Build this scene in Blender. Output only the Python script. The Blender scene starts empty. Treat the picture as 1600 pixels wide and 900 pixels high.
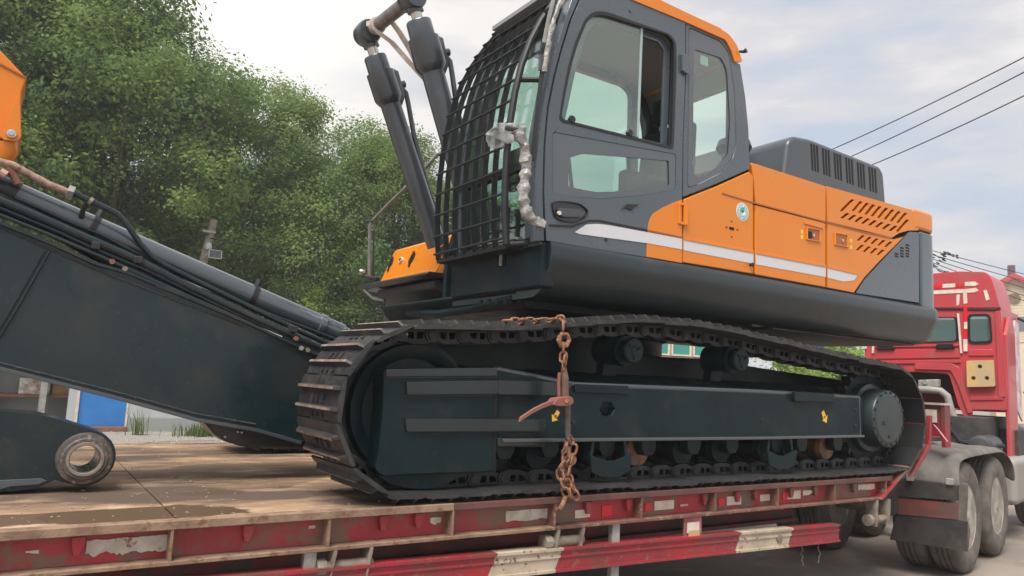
import bpy, bmesh, math, random
from mathutils import Vector, Matrix, noise
from mathutils.geometry import tessellate_polygon
R_ = math.radians
rnd = random.Random(7)
scn = bpy.context.scene
COL = scn.collection

# ------------------------------------------------------------------ camera
F_PX, PITCH, ROLL, YAW = 1160.0, R_(7.0), R_(2.62), R_(56.3)
CAM = Vector((0, 0, 1.65))
FW = Vector((math.cos(YAW) * math.cos(PITCH), math.sin(YAW) * math.cos(PITCH), math.sin(PITCH)))
rt0 = FW.cross(Vector((0, 0, 1))).normalized()
up0 = rt0.cross(FW)
RT = rt0 * math.cos(ROLL) + up0 * math.sin(ROLL)
UP = -rt0 * math.sin(ROLL) + up0 * math.cos(ROLL)
cd = bpy.data.cameras.new('camera')
cd.sensor_width = 36
cd.lens = 36 * F_PX / 1600
cd.clip_end = 2000
cam = bpy.data.objects.new('camera', cd)
COL.objects.link(cam)
m = Matrix((RT, UP, -FW)).transposed().to_4x4()
m.translation = CAM
cam.matrix_world = m
scn.camera = cam

# ------------------------------------------------------------------ world, sun, exposure
SUN_AZ, SUN_EL = R_(214), R_(60)          # azimuth measured from +X towards +Y
world = bpy.data.worlds.new("World")
scn.world = world
world.use_nodes = True
wn = world.node_tree
for n in list(wn.nodes): wn.nodes.remove(n)
def W(t, **k):
    n = wn.nodes.new(t)
    for a, b in k.items(): setattr(n, a, b)
    return n
out = W('ShaderNodeOutputWorld')
sky = W('ShaderNodeTexSky', sky_type='NISHITA', sun_disc=False)
sky.sun_elevation = SUN_EL
sky.sun_rotation = R_(90) - SUN_AZ
bg1 = W('ShaderNodeBackground'); bg1.inputs['Strength'].default_value = 0.10
wn.links.new(sky.outputs[0], bg1.inputs['Color'])
tc = W('ShaderNodeTexCoord')
mp = W('ShaderNodeMapping'); mp.inputs['Scale'].default_value = (1.0, 1.0, 3.6)
mp.inputs['Rotation'].default_value = (0.1, 0.22, 0.3)
wn.links.new(tc.outputs['Generated'], mp.inputs['Vector'])
n1 = W('ShaderNodeTexNoise'); n1.inputs['Scale'].default_value = 3.0; n1.inputs['Detail'].default_value = 6; n1.inputs['Roughness'].default_value = .52
wn.links.new(mp.outputs[0], n1.inputs['Vector'])
cr = W('ShaderNodeValToRGB')
e = cr.color_ramp.elements
e[0].position = .38; e[0].color = (.49, .56, .68, 1)
e[1].position = .50; e[1].color = (.66, .655, .685, 1)
x = cr.color_ramp.elements.new(.61); x.color = (.88, .84, .82, 1)
wn.links.new(n1.outputs['Fac'], cr.inputs['Fac'])
# brighter veil of cloud where the sun stands behind it
sd = Vector((math.cos(R_(84)) * math.cos(R_(32)), math.sin(R_(84)) * math.cos(R_(32)), math.sin(R_(32))))
dp = W('ShaderNodeVectorMath', operation='DOT_PRODUCT'); dp.inputs[1].default_value = sd
wn.links.new(tc.outputs['Generated'], dp.inputs[0])
mr = W('ShaderNodeMapRange', interpolation_type='SMOOTHSTEP')
mr.inputs['From Min'].default_value = .925; mr.inputs['From Max'].default_value = .998
mr.inputs['To Min'].default_value = 0; mr.inputs['To Max'].default_value = 1
wn.links.new(dp.outputs['Value'], mr.inputs['Value'])
mx = W('ShaderNodeMixRGB'); mx.inputs['Color2'].default_value = (1.12, 1.08, 1.0, 1)
wn.links.new(mr.outputs[0], mx.inputs['Fac']); wn.links.new(cr.outputs[0], mx.inputs['Color1'])
bg2 = W('ShaderNodeBackground'); bg2.inputs['Strength'].default_value = 1.06
wn.links.new(mx.outputs[0], bg2.inputs['Color'])
ms = W('ShaderNodeMixShader'); ms.inputs[0].default_value = .94
wn.links.new(bg1.outputs[0], ms.inputs[1]); wn.links.new(bg2.outputs[0], ms.inputs[2])
wn.links.new(ms.outputs[0], out.inputs['Surface'])

sl = bpy.data.lights.new('sun', 'SUN')
sl.energy = 5.0; sl.angle = R_(34); sl.color = (1, .95, .88)
so = bpy.data.objects.new('sun', sl)
COL.objects.link(so)
sv = Vector((math.cos(SUN_AZ) * math.cos(SUN_EL), math.sin(SUN_AZ) * math.cos(SUN_EL), math.sin(SUN_EL)))
so.rotation_euler = sv.to_track_quat('Z', 'Y').to_euler()
so.location = (-20, 10, 30)
scn.view_settings.view_transform = 'Standard'
scn.view_settings.look = 'None'
scn.view_settings.exposure = 0.12
scn.view_settings.gamma = 1

# ------------------------------------------------------------------ surveying helpers
def ray(u, v): return (u - 800) * RT - (v - 450) * UP + F_PX * FW
def at(u, v, ax, val):
    d = ray(u, v); t = (val - CAM[ax]) / d[ax]
    return CAM + t * d
def S(Y, pts):                       # points of a face standing at depth Y -> (x, z)
    r = []
    for u, v in pts:
        p = at(u, v, 1, Y); r.append((p.x, p.z))
    return r
def far(u, v, dist):
    d = ray(u, v); return CAM + d * (dist / math.hypot(d.x, d.y))

# ------------------------------------------------------------------ materials
MATS = {}
def mat(name, c, rough=.5, metal=0, c2=None, sc=4, lo=.4, hi=.6, bump=0, bsc=30, coat=0, dirt=None, dsc=2.5, dlo=.5, dhi=.62,
        alpha=None, spec=.5, stretch=(1, 1, 1), c3=None, c3lo=.55, c3hi=.65, c3sc=12, sss=0, rvar=0):
    if name in MATS: return MATS[name]
    M = bpy.data.materials.new(name); M.use_nodes = True
    nt = M.node_tree; b = nt.nodes['Principled BSDF']; L = nt.links.new
    b.inputs['Roughness'].default_value = rough; b.inputs['Metallic'].default_value = metal
    b.inputs['Coat Weight'].default_value = coat; b.inputs['Coat Roughness'].default_value = .08
    b.inputs['Specular IOR Level'].default_value = spec
    geo = nt.nodes.new('ShaderNodeNewGeometry')
    mpn = nt.nodes.new('ShaderNodeMapping'); mpn.inputs['Scale'].default_value = stretch
    L(geo.outputs['Position'], mpn.inputs['Vector'])
    def ns(scale, detail=5, rg=.6):
        n = nt.nodes.new('ShaderNodeTexNoise'); n.inputs['Scale'].default_value = scale
        n.inputs['Detail'].default_value = detail; n.inputs['Roughness'].default_value = rg
        L(mpn.outputs[0], n.inputs['Vector']); return n
    def mask(scale, a, z, off=0):
        n = ns(scale); r = nt.nodes.new('ShaderNodeMapRange')
        r.inputs['From Min'].default_value = a; r.inputs['From Max'].default_value = z
        L(n.outputs['Fac'], r.inputs['Value']); return r.outputs[0]
    base = None
    def mixc(prev, col, fac):
        mxn = nt.nodes.new('ShaderNodeMixRGB')
        if prev is None: mxn.inputs['Color1'].default_value = (*c, 1)
        else: L(prev, mxn.inputs['Color1'])
        mxn.inputs['Color2'].default_value = (*col, 1); L(fac, mxn.inputs['Fac']); return mxn.outputs[0]
    if c2: base = mixc(base, c2, mask(sc, lo, hi))
    if c3: base = mixc(base, c3, mask(c3sc, c3lo, c3hi))
    if dirt:
        dm = mask(dsc, dlo, dhi); base = mixc(base, dirt, dm)
    if base is not None: L(base, b.inputs['Base Color'])
    else: b.inputs['Base Color'].default_value = (*c, 1)
    if rvar:
        n = ns(sc * 2); r = nt.nodes.new('ShaderNodeMapRange')
        r.inputs['From Min'].default_value = .3; r.inputs['From Max'].default_value = .7
        r.inputs['To Min'].default_value = max(.02, rough - rvar); r.inputs['To Max'].default_value = min(1, rough + rvar)
        L(n.outputs['Fac'], r.inputs['Value']); L(r.outputs[0], b.inputs['Roughness'])
    if bump:
        n = ns(bsc, 6); bp = nt.nodes.new('ShaderNodeBump'); bp.inputs['Strength'].default_value = bump
        bp.inputs['Distance'].default_value = .02
        L(n.outputs['Fac'], bp.inputs['Height']); L(bp.outputs[0], b.inputs['Normal'])
    if alpha is not None: b.inputs['Alpha'].default_value = alpha
    MATS[name] = M
    return M

def glass(name, tint, refl=.12, dark=None, rough=.02):
    if name in MATS: return MATS[name]
    M = bpy.data.materials.new(name); M.use_nodes = True
    nt = M.node_tree
    for n in list(nt.nodes): nt.nodes.remove(n)
    o = nt.nodes.new('ShaderNodeOutputMaterial'); tr = nt.nodes.new('ShaderNodeBsdfTransparent')
    tr.inputs['Color'].default_value = (*tint, 1)
    gl = nt.nodes.new('ShaderNodeBsdfGlossy'); gl.inputs['Roughness'].default_value = rough
    lw = nt.nodes.new('ShaderNodeLayerWeight'); fr = nt.nodes.new('ShaderNodeMath'); fr.operation = 'POWER'; fr.inputs[1].default_value = 4.0; nt.links.new(lw.outputs['Facing'], fr.inputs[0])
    ad = nt.nodes.new('ShaderNodeMath'); ad.operation = 'ADD'; ad.inputs[1].default_value = refl; ad.use_clamp = True
    nt.links.new(fr.outputs[0], ad.inputs[0])
    mxn = nt.nodes.new('ShaderNodeMixShader'); nt.links.new(ad.outputs[0], mxn.inputs[0])
    nt.links.new(tr.outputs[0], mxn.inputs[1]); nt.links.new(gl.outputs[0], mxn.inputs[2])
    nt.links.new(mxn.outputs[0], o.inputs['Surface'])
    MATS[name] = M
    return M

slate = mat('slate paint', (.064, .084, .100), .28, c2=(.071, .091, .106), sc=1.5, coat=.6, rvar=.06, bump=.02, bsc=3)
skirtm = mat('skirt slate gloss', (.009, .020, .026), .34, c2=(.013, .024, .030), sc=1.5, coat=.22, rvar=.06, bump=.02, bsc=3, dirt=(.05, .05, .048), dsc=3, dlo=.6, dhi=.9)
cylu = mat('upright cylinder paint', (.040, .050, .060), .28, c2=(.05, .06, .07), sc=3, coat=.6, dirt=(.08, .08, .078), dsc=6, dlo=.56, dhi=.85)
cylp = mat('boom cylinder paint', (.055, .070, .082), .20, c2=(.065, .080, .092), sc=2, coat=1.0)
hrm = mat('worn handrail grey', (.11, .115, .11), .45, c2=(.16, .15, .14), sc=20)
railm = mat('edge highlight paint', (.05, .062, .07), .25, coat=.8)  # lighter than the frame: sky highlight on edges put into the colour
ribm = mat('guard rib highlight paint', (.010, .018, .022), .30, coat=.3, c2=(.014, .023, .027), sc=3)  # slightly lighter than the frame, a highlight put into the colour
weldm = mat('painted weld bead', (.030, .038, .042), .45, c2=(.018, .026, .030), sc=60, bump=.6, bsc=120)
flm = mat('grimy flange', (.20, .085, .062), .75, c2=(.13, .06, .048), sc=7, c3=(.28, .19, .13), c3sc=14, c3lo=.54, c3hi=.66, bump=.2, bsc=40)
lipm = mat('grimy deck lip in painted shade', (.085, .045, .038), .8, c2=(.15, .06, .05), sc=6)  # dirty red-brown, darkened further as painted shade under the track
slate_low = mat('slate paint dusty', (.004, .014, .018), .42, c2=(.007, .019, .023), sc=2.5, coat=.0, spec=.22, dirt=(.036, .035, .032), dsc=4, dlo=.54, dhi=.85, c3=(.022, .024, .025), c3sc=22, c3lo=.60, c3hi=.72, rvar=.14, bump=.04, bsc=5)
boom_m = mat('boom slate paint', (.006, .019, .024), .32, c2=(.015, .023, .026), sc=1.2, coat=.30, spec=.32, dirt=(.036, .034, .031), dsc=3, dlo=.55, dhi=.8, c3=(.030, .033, .033), c3sc=30, c3lo=.62, c3hi=.70, rvar=.14, bump=.04, bsc=3.5)
orange = mat('orange paint', (.68, .205, .005), .34, c2=(.70, .200, .005), sc=1.3, coat=.2, rvar=.08, bump=.03, bsc=2.5, dirt=(.62, .20, .025), dsc=4, dlo=.56, dhi=.9)
orange_dk = mat('orange crease shade', (.36, .10, .012), .4)  # darker orange painted as the shade of creases and recesses
stripe_m = mat('silver stripe vinyl', (.60, .61, .64), .4)
blackm = mat('black trim', (.012, .013, .015), .4)
blackgl = mat('black gloss frit', (.045, .050, .058), .18, coat=.5)
voidm = mat('dark void', (.008, .008, .009), .9)
steel_tr = mat('track steel', (.026, .028, .030), .5, metal=.2, c2=(.048, .045, .042), sc=9, dirt=(.085, .068, .055), dsc=7, dlo=.54, dhi=.8, rvar=.12, bump=.15, bsc=60)
tip_m = mat('worn grouser tips', (.36, .30, .25), .5, metal=.3, c2=(.24, .15, .10), sc=25, dirt=(.10, .09, .08), dsc=30, dlo=.5, dhi=.7)
link_m = mat('chain link steel', (.024, .027, .029), .45, metal=.25, dirt=(.10, .085, .07), dsc=12, dlo=.55, dhi=.8, rvar=.1)
chrome = mat('chrome rod', (.62, .60, .56), .2, metal=.9)
red_tr = mat('trailer red paint', (.42, .030, .040), .55, c2=(.30, .028, .035), sc=3, c3=(.20, .115, .080), c3sc=5, c3lo=.50, c3hi=.60, dirt=(.17, .115, .080), dsc=2.2, dlo=.50, dhi=.60, bump=.1, bsc=25)
red_rail = mat('rail red paint', (.34, .022, .034), .5, c2=(.25, .026, .034), sc=6, dirt=(.13, .065, .05), dsc=3.2, dlo=.50, dhi=.68, c3=(.24, .10, .08), c3sc=30, c3lo=.58, c3hi=.66, bump=.08)
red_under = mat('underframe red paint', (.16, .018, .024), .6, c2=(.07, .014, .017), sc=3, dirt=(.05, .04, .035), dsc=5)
rustedge = mat('rusty flange', (.20, .125, .082), .75, c2=(.29, .195, .13), sc=8, c3=(.17, .09, .05), c3sc=18, bump=.25, bsc=50)
deckm = mat('muddy deck', (.40, .265, .160), .8, c2=(.25, .155, .098), sc=2.2, lo=.40, hi=.57, c3=(.50, .36, .22), c3sc=5, c3lo=.5, c3hi=.68, dirt=(.10, .068, .050), dsc=1.5, dlo=.47, dhi=.60, bump=.8, bsc=11, stretch=(.65, 1.45, 1), rvar=.2)
def stains(M, spots, col, rough):
    # muddy wet patches with ragged outlines, laid out in world coordinates on the deck
    nt = M.node_tree; L = nt.links.new; b = nt.nodes['Principled BSDF']
    geo = nt.nodes.new('ShaderNodeNewGeometry')
    nz = nt.nodes.new('ShaderNodeTexNoise'); nz.inputs['Scale'].default_value = 5; nz.inputs['Detail'].default_value = 6; L(geo.outputs['Position'], nz.inputs['Vector'])
    acc = None
    for (cx, cy, a, b_, k) in spots:
        sb = nt.nodes.new('ShaderNodeVectorMath'); sb.operation = 'SUBTRACT'; sb.inputs[1].default_value = (cx, cy, 0); L(geo.outputs['Position'], sb.inputs[0])
        ml = nt.nodes.new('ShaderNodeVectorMath'); ml.operation = 'MULTIPLY'; ml.inputs[1].default_value = (1 / a, 1 / b_, 0); L(sb.outputs[0], ml.inputs[0])
        ln = nt.nodes.new('ShaderNodeVectorMath'); ln.operation = 'LENGTH'; L(ml.outputs[0], ln.inputs[0])
        ad = nt.nodes.new('ShaderNodeMath'); ad.operation = 'MULTIPLY_ADD'; ad.inputs[1].default_value = 1.7; L(nz.outputs['Fac'], ad.inputs[0]); L(ln.outputs['Value'], ad.inputs[2])
        mrn = nt.nodes.new('ShaderNodeMapRange'); mrn.interpolation_type = 'SMOOTHSTEP'; mrn.inputs['From Min'].default_value = 1.93; mrn.inputs['From Max'].default_value = 1.78
        mrn.inputs['To Max'].default_value = k; L(ad.outputs[0], mrn.inputs['Value'])
        if acc is None: acc = mrn.outputs[0]
        else:
            mxx = nt.nodes.new('ShaderNodeMath'); mxx.operation = 'MAXIMUM'; L(acc, mxx.inputs[0]); L(mrn.outputs[0], mxx.inputs[1]); acc = mxx.outputs[0]
    prev = b.inputs['Base Color'].links[0].from_socket
    mc = nt.nodes.new('ShaderNodeMixRGB'); mc.inputs['Color2'].default_value = (*col, 1); L(prev, mc.inputs['Color1']); L(acc, mc.inputs['Fac']); L(mc.outputs[0], b.inputs['Base Color'])
    pr = b.inputs['Roughness'].links[0].from_socket if b.inputs['Roughness'].is_linked else None
    mrr = nt.nodes.new('ShaderNodeMapRange'); mrr.inputs['To Min'].default_value = .8; mrr.inputs['To Max'].default_value = rough; L(acc, mrr.inputs['Value']); L(mrr.outputs[0], b.inputs['Roughness'])
    bp = [n for n in nt.nodes if n.type == 'BUMP']
    if bp:
        iv = nt.nodes.new('ShaderNodeMapRange'); iv.inputs['To Min'].default_value = .5; iv.inputs['To Max'].default_value = .06; L(acc, iv.inputs['Value']); L(iv.outputs[0], bp[0].inputs['Strength'])
q_ = [at(u, v, 2, 1.0) for u, v in ((215, 803), (30, 812), (480, 742), (330, 770), (110, 770))]
stains(deckm, [(q_[0].x, q_[0].y, .42, .17, 1.0), (q_[1].x, q_[1].y, .45, .13, .9), (q_[2].x, q_[2].y, .45, .10, .55), (q_[3].x, q_[3].y, .16, .09, .6), (q_[4].x, q_[4].y, .35, .05, .45), (1.6, 5.2, .7, .12, .6), (.9, 6.1, .8, .1, .5), (1.2, 4.3, .3, .12, .5), (.55, 5.0, .5, .09, .6), (1.9, 4.6, .4, .15, .5)], (.115, .074, .046), .33)
mudm = mat('wet mud puddle', (.15, .098, .062), .38, c2=(.18, .12, .078), sc=4, bump=.02, bsc=6)
mudd = mat('damp mud', (.20, .135, .09), .6, c2=(.27, .185, .12), sc=9, bump=.3, bsc=25)
chalk = mat('scuffed white paint', (.62, .57, .50), .6, c2=(.48, .42, .36), sc=14, c3=(.25, .10, .08), c3sc=22, c3lo=.6, c3hi=.68)
cream_rail = mat('cream rail paint', (.50, .42, .32), .65, c2=(.40, .33, .24), sc=8, c3=(.16, .10, .07), c3sc=26, c3lo=.60, c3hi=.66)
rust = mat('rusty chain iron', (.28, .130, .068), .8, c2=(.16, .078, .045), sc=30, c3=(.46, .24, .12), c3sc=55, bump=.2, bsc=90)
rust_red = mat('worn red iron', (.26, .085, .062), .6, c2=(.22, .10, .08), sc=18, bump=.1)
galv = mat('galvanised grey', (.38, .38, .36), .5, metal=.2, c2=(.28, .27, .25), sc=12)
winchm = mat('dusty winch steel', (.25, .215, .18), .6, c2=(.17, .13, .10), sc=14, bump=.15)
rubber = mat('dusty tyre rubber', (.10, .088, .078), .85, c2=(.16, .138, .118), sc=6, bump=.2, bsc=30)
rimm = mat('wheel rim grey', (.42, .39, .33), .55, c2=(.26, .23, .19), sc=6)
flapm = mat('mudflap rubber', (.030, .030, .031), .45, c2=(.055, .05, .047), sc=5, dirt=(.14, .11, .09), dsc=3, dlo=.52, dhi=.8)
flapred = mat('mudflap red stripe', (.22, .055, .045), .6, c2=(.12, .06, .05), sc=7)
matm = mat('grey mat', (.17, .155, .14), .85, c2=(.115, .105, .095), sc=5, bump=.4, bsc=18)
truckred = mat('truck red paint', (.52, .050, .064), .40, c2=(.46, .055, .066), sc=2.2, dirt=(.36, .11, .10), dsc=3.5, dlo=.5, dhi=.85, bump=.02, bsc=4, coat=.2)
reftape = mat('cream reflective tape', (.74, .66, .56), .5, c2=(.62, .54, .46), sc=16)
redtape = mat('red reflective tape', (.70, .015, .025), .35)
yellowp = mat('faded yellow plate', (.62, .40, .13), .6, c2=(.48, .36, .20), sc=5)
plasticw = mat('crumpled clear film', (.33, .325, .305), .25, c2=(.24, .235, .22), sc=16, bump=1.0, bsc=26, coat=.4)
strapm = mat('beige webbing', (.52, .45, .38), .8, c2=(.40, .34, .29), sc=20)
seatm = mat('seat fabric', (.018, .018, .02), .8)
headl = mat('cab headliner', (.26, .27, .28), .8)
yellowd = mat('yellow decal', (.85, .55, .03), .5)
decw = mat('decal white', (.75, .78, .77), .4)
dect = mat('decal teal', (.06, .33, .34), .4)
bark = mat('bark', (.10, .078, .060), .9, c2=(.15, .12, .095), sc=9, bump=.5)
woodp = mat('pole concrete', (.30, .26, .22), .85, c2=(.22, .19, .16), sc=4, bump=.2)
wallw = mat('painted site wall', (.52, .54, .55), .7, c2=(.44, .46, .47), sc=2, stretch=(1, 1, .3))
wallb = mat('grey wall plinth', (.30, .32, .31), .8)
doorb = mat('blue sheet door', (.025, .19, .55), .5, c2=(.03, .22, .60), sc=2)
groundm = mat('dusty yard ground', (.27, .225, .19), .9, c2=(.20, .165, .14), sc=.9, c3=(.27, .24, .21), c3sc=3.5, bump=.4, bsc=16)
gravelm = mat('gravel', (.33, .30, .27), .9, c2=(.20, .18, .16), sc=20)
creamw = mat('cream siding', (.62, .53, .38), .8, c2=(.56, .47, .33), sc=3)
roofred = mat('red roof sheet', (.46, .025, .04), .5)
brownm = mat('brown board', (.13, .085, .055), .8, c2=(.20, .12, .07), sc=3)
cableb = mat('black cable', (.02, .02, .022), .6)

def leafmat(name, c1, c2, c3):
    M = bpy.data.materials.new(name); M.use_nodes = True
    nt = M.node_tree; L = nt.links.new
    for n in list(nt.nodes): nt.nodes.remove(n)
    o = nt.nodes.new('ShaderNodeOutputMaterial')
    geo = nt.nodes.new('ShaderNodeNewGeometry')
    n = nt.nodes.new('ShaderNodeTexNoise'); n.inputs['Scale'].default_value = .42; n.inputs['Detail'].default_value = 4
    L(geo.outputs['Position'], n.inputs['Vector'])
    r = nt.nodes.new('ShaderNodeValToRGB'); r.color_ramp.elements[0].position = .38; r.color_ramp.elements[0].color = (*c1, 1)
    r.color_ramp.elements[1].position = .60; r.color_ramp.elements[1].color = (*c2, 1)
    L(n.outputs['Fac'], r.inputs['Fac'])
    mx2 = nt.nodes.new('ShaderNodeMixRGB'); mx2.inputs['Color2'].default_value = (*c3, 1)
    mrn = nt.nodes.new('ShaderNodeMapRange'); mrn.inputs['From Min'].default_value = .5; mrn.inputs['To Max'].default_value = .45
    L(geo.outputs['Random Per Island'], mrn.inputs['Value']); L(mrn.outputs[0], mx2.inputs['Fac']); L(r.outputs[0], mx2.inputs['Color1'])
    d = nt.nodes.new('ShaderNodeBsdfPrincipled'); d.inputs['Roughness'].default_value = .8
    d.inputs['Specular IOR Level'].default_value = .12
    t = nt.nodes.new('ShaderNodeBsdfTranslucent'); L(mx2.outputs[0], d.inputs['Base Color']); L(mx2.outputs[0], t.inputs['Color'])
    k = nt.nodes.new('ShaderNodeMixShader'); k.inputs[0].default_value = .45
    L(d.outputs[0], k.inputs[1]); L(t.outputs[0], k.inputs[2]); L(k.outputs[0], o.inputs['Surface'])
    MATS[name] = M
    return M
leaf_a = leafmat('leaves deep green', (.100, .180, .066), (.215, .305, .092), (.29, .38, .12))
leaf_b = leafmat('leaves bright green', (.19, .29, .07), (.27, .38, .09), (.34, .45, .11))
grass_m = leafmat('grass blades', (.10, .15, .04), (.16, .21, .06), (.26, .28, .11))

# ------------------------------------------------------------------ mesh builder
class MB:
    def __init__(s): s.v = []; s.f = []; s.mi = []; s.cur = 0
    def add(s, vs, fs):
        b = len(s.v); s.v += [tuple(p) for p in vs]
        for f in fs: s.f.append(tuple(b + i for i in f)); s.mi.append(s.cur)
        return s
    def box(s, a, b):
        x0, y0, z0 = a; x1, y1, z1 = b
        if x0 > x1: x0, x1 = x1, x0
        if y0 > y1: y0, y1 = y1, y0
        if z0 > z1: z0, z1 = z1, z0
        return s.add([(x0, y0, z0), (x1, y0, z0), (x1, y1, z0), (x0, y1, z0), (x0, y0, z1), (x1, y0, z1), (x1, y1, z1), (x0, y1, z1)],
                     [(3, 2, 1, 0), (4, 5, 6, 7), (0, 1, 5, 4), (1, 2, 6, 5), (2, 3, 7, 6), (3, 0, 4, 7)])
    def prism(s, loops, a, b, ax=1):
        """loops: outer polygon (and holes) of 2-D points, extruded along axis ax from a to b"""
        if not isinstance(loops[0][0], (tuple, list)): loops = [loops]
        def P(p, w):
            if ax == 1: return (p[0], w, p[1])
            if ax == 0: return (w, p[0], p[1])
            return (p[0], p[1], w)
        flat = [p for l in loops for p in l]; n = len(flat)
        if len(loops) == 1: tris = [tuple(range(n))]
        else: tris = [tuple(t) for t in tessellate_polygon([[Vector((p[0], p[1], 0)) for p in l] for l in loops])]
        vs = [P(p, a) for p in flat] + [P(p, b) for p in flat]
        fs = []
        o = loops[0]
        ar = sum(o[i][0] * o[(i + 1) % len(o)][1] - o[(i + 1) % len(o)][0] * o[i][1] for i in range(len(o)))
        for t in tris:
            if len(loops) > 1:
                p0, p1, p2 = (flat[i] for i in t)
                if ((p1[0] - p0[0]) * (p2[1] - p0[1]) - (p2[0] - p0[0]) * (p1[1] - p0[1])) * ar < 0: t = (t[0], t[2], t[1])
            fs.append(t); fs.append(tuple(n + i for i in reversed(t)))
        k = 0
        for l in loops:
            la = sum(l[i][0] * l[(i + 1) % len(l)][1] - l[(i + 1) % len(l)][0] * l[i][1] for i in range(len(l)))
            for i in range(len(l)):
                j = (i + 1) % len(l)
                q = (k + j, k + i, n + k + i, n + k + j)
                if l is not o and la * ar > 0: q = q[::-1]
                fs.append(q)
            k += len(l)
        b0 = len(s.f); s.add(vs, fs)
        return s
    def tube(s, path, r, seg=8, cap=True, flat=None):
        P = [Vector(p) for p in path]; n = len(P)
        rr = r if isinstance(r, (list, tuple)) else [r] * n
        ref = None; vs = []
        for i, p in enumerate(P):
            t = (P[min(i + 1, n - 1)] - P[max(i - 1, 0)]).normalized()
            if ref is None:
                ref = Vector((0, 0, 1)) if abs(t.z) < .9 else Vector((1, 0, 0))
            a = (ref - t * ref.dot(t)).normalized(); b2 = t.cross(a); ref = a
            for k in range(seg):
                w = 2 * math.pi * k / seg
                vs.append(p + (a * math.cos(w) + b2 * math.sin(w)) * rr[i])
        fs = []
        for i in range(n - 1):
            for k in range(seg):
                j = (k + 1) % seg
                fs.append((i * seg + k, i * seg + j, (i + 1) * seg + j, (i + 1) * seg + k))
        if cap: fs.append(tuple(reversed(range(seg)))); fs.append(tuple((n - 1) * seg + k for k in range(seg)))
        return s.add(vs, fs)
    def lathe(s, c, prof, ax=1, seg=32, open_=False):
        """prof: list of (radius, offset along axis) around centre c"""
        c = Vector(c); vs = []; n = len(prof)
        E = [Vector((1, 0, 0)), Vector((0, 1, 0)), Vector((0, 0, 1))]
        A = E[ax]; B = E[(ax + 1) % 3]; C = E[(ax + 2) % 3]
        for r, o in prof:
            for k in range(seg):
                w = 2 * math.pi * k / seg
                vs.append(c + A * o + (B * math.cos(w) + C * math.sin(w)) * max(r, 1e-4))
        fs = []
        for i in range(n - 1):
            for k in range(seg):
                j = (k + 1) % seg
                fs.append((i * seg + k, i * seg + j, (i + 1) * seg + j, (i + 1) * seg + k))
        if not open_:
            if prof[0][0] > 1e-3: fs.append(tuple(reversed(range(seg))))
            if prof[-1][0] > 1e-3: fs.append(tuple((n - 1) * seg + k for k in range(seg)))
        return s.add(vs, fs)
    def cyl(s, a, b, r, seg=16): return s.tube([a, b], r, seg)
    def ribbon(s, path, w, t, wdir):
        """flat strap: width w along wdir, thickness t"""
        P = [Vector(p) for p in path]; wd = Vector(wdir).normalized(); vs = []; n = len(P)
        for i, p in enumerate(P):
            tg = (P[min(i + 1, n - 1)] - P[max(i - 1, 0)]).normalized()
            nn = tg.cross(wd).normalized()
            for a, b2 in ((-1, -1), (1, -1), (1, 1), (-1, 1)): vs.append(p + wd * (a * w / 2) + nn * (b2 * t / 2))
        fs = []
        for i in range(n - 1):
            for k in range(4):
                j = (k + 1) % 4; fs.append((i * 4 + k, i * 4 + j, (i + 1) * 4 + j, (i + 1) * 4 + k))
        fs.append((3, 2, 1, 0)); fs.append(tuple((n - 1) * 4 + k for k in range(4)))
        return s.add(vs, fs)

ORG = {}
def mesh_of(name, mb, mats, org=Vector((0, 0, 0)), angle=35):
    me = bpy.data.meshes.new(name)
    me.from_pydata([(p[0] - org[0], p[1] - org[1], p[2] - org[2]) for p in mb.v], [], mb.f)
    if not isinstance(mats, (list, tuple)): mats = [mats]
    for m_ in mats: me.materials.append(m_)
    if len(mats) > 1: me.polygons.foreach_set('material_index', mb.mi)
    bm = bmesh.new(); bm.from_mesh(me)
    bmesh.ops.recalc_face_normals(bm, faces=bm.faces)
    bm.to_mesh(me); bm.free()
    if angle: 
        me.shade_smooth(); me.set_sharp_from_angle(angle=R_(angle))
    me.update()
    return me
def tag(o, label=None, cat=None, group=None, kind=None):
    if label: o['label'] = label
    if cat: o['category'] = cat
    if group: o['group'] = group
    if kind: o['kind'] = kind
    return o
def thing(name, loc, label, cat, group=None, rot=0, local=False):
    o = bpy.data.objects.new(name, None); COL.objects.link(o)
    o.location = loc; o.rotation_euler = (0, 0, rot); o.empty_display_size = .2
    ORG[o.name] = Vector((0, 0, 0)) if local else Vector(loc)
    return tag(o, label, cat, group)
def obj(name, mb, mats, parent=None, bevel=0, angle=35, seg=2, label=None):
    """a mesh object; vertices given in the frame of the thing it belongs to"""
    org = ORG[parent.name] if parent else Vector((0, 0, 0))
    me = mb if isinstance(mb, bpy.types.Mesh) else mesh_of(name, mb, mats, org, angle)
    o = bpy.data.objects.new(name, me); COL.objects.link(o)
    if parent: o.parent = parent
    ORG[o.name] = org
    if bevel:
        b = o.modifiers.new('bevel', 'BEVEL'); b.width = bevel; b.segments = seg; b.limit_method = 'ANGLE'
        b.angle_limit = R_(32); b.harden_normals = True
    if label: o['label'] = label
    return o
def piece(name, me, parent, mtx):
    """a repeated piece that shares its mesh"""
    o = bpy.data.objects.new(name, me); COL.objects.link(o); o.parent = parent
    M_ = mtx.copy(); M_.translation = M_.translation - ORG[parent.name]
    o.matrix_local = M_; ORG[o.name] = ORG[parent.name]
    return o
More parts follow.
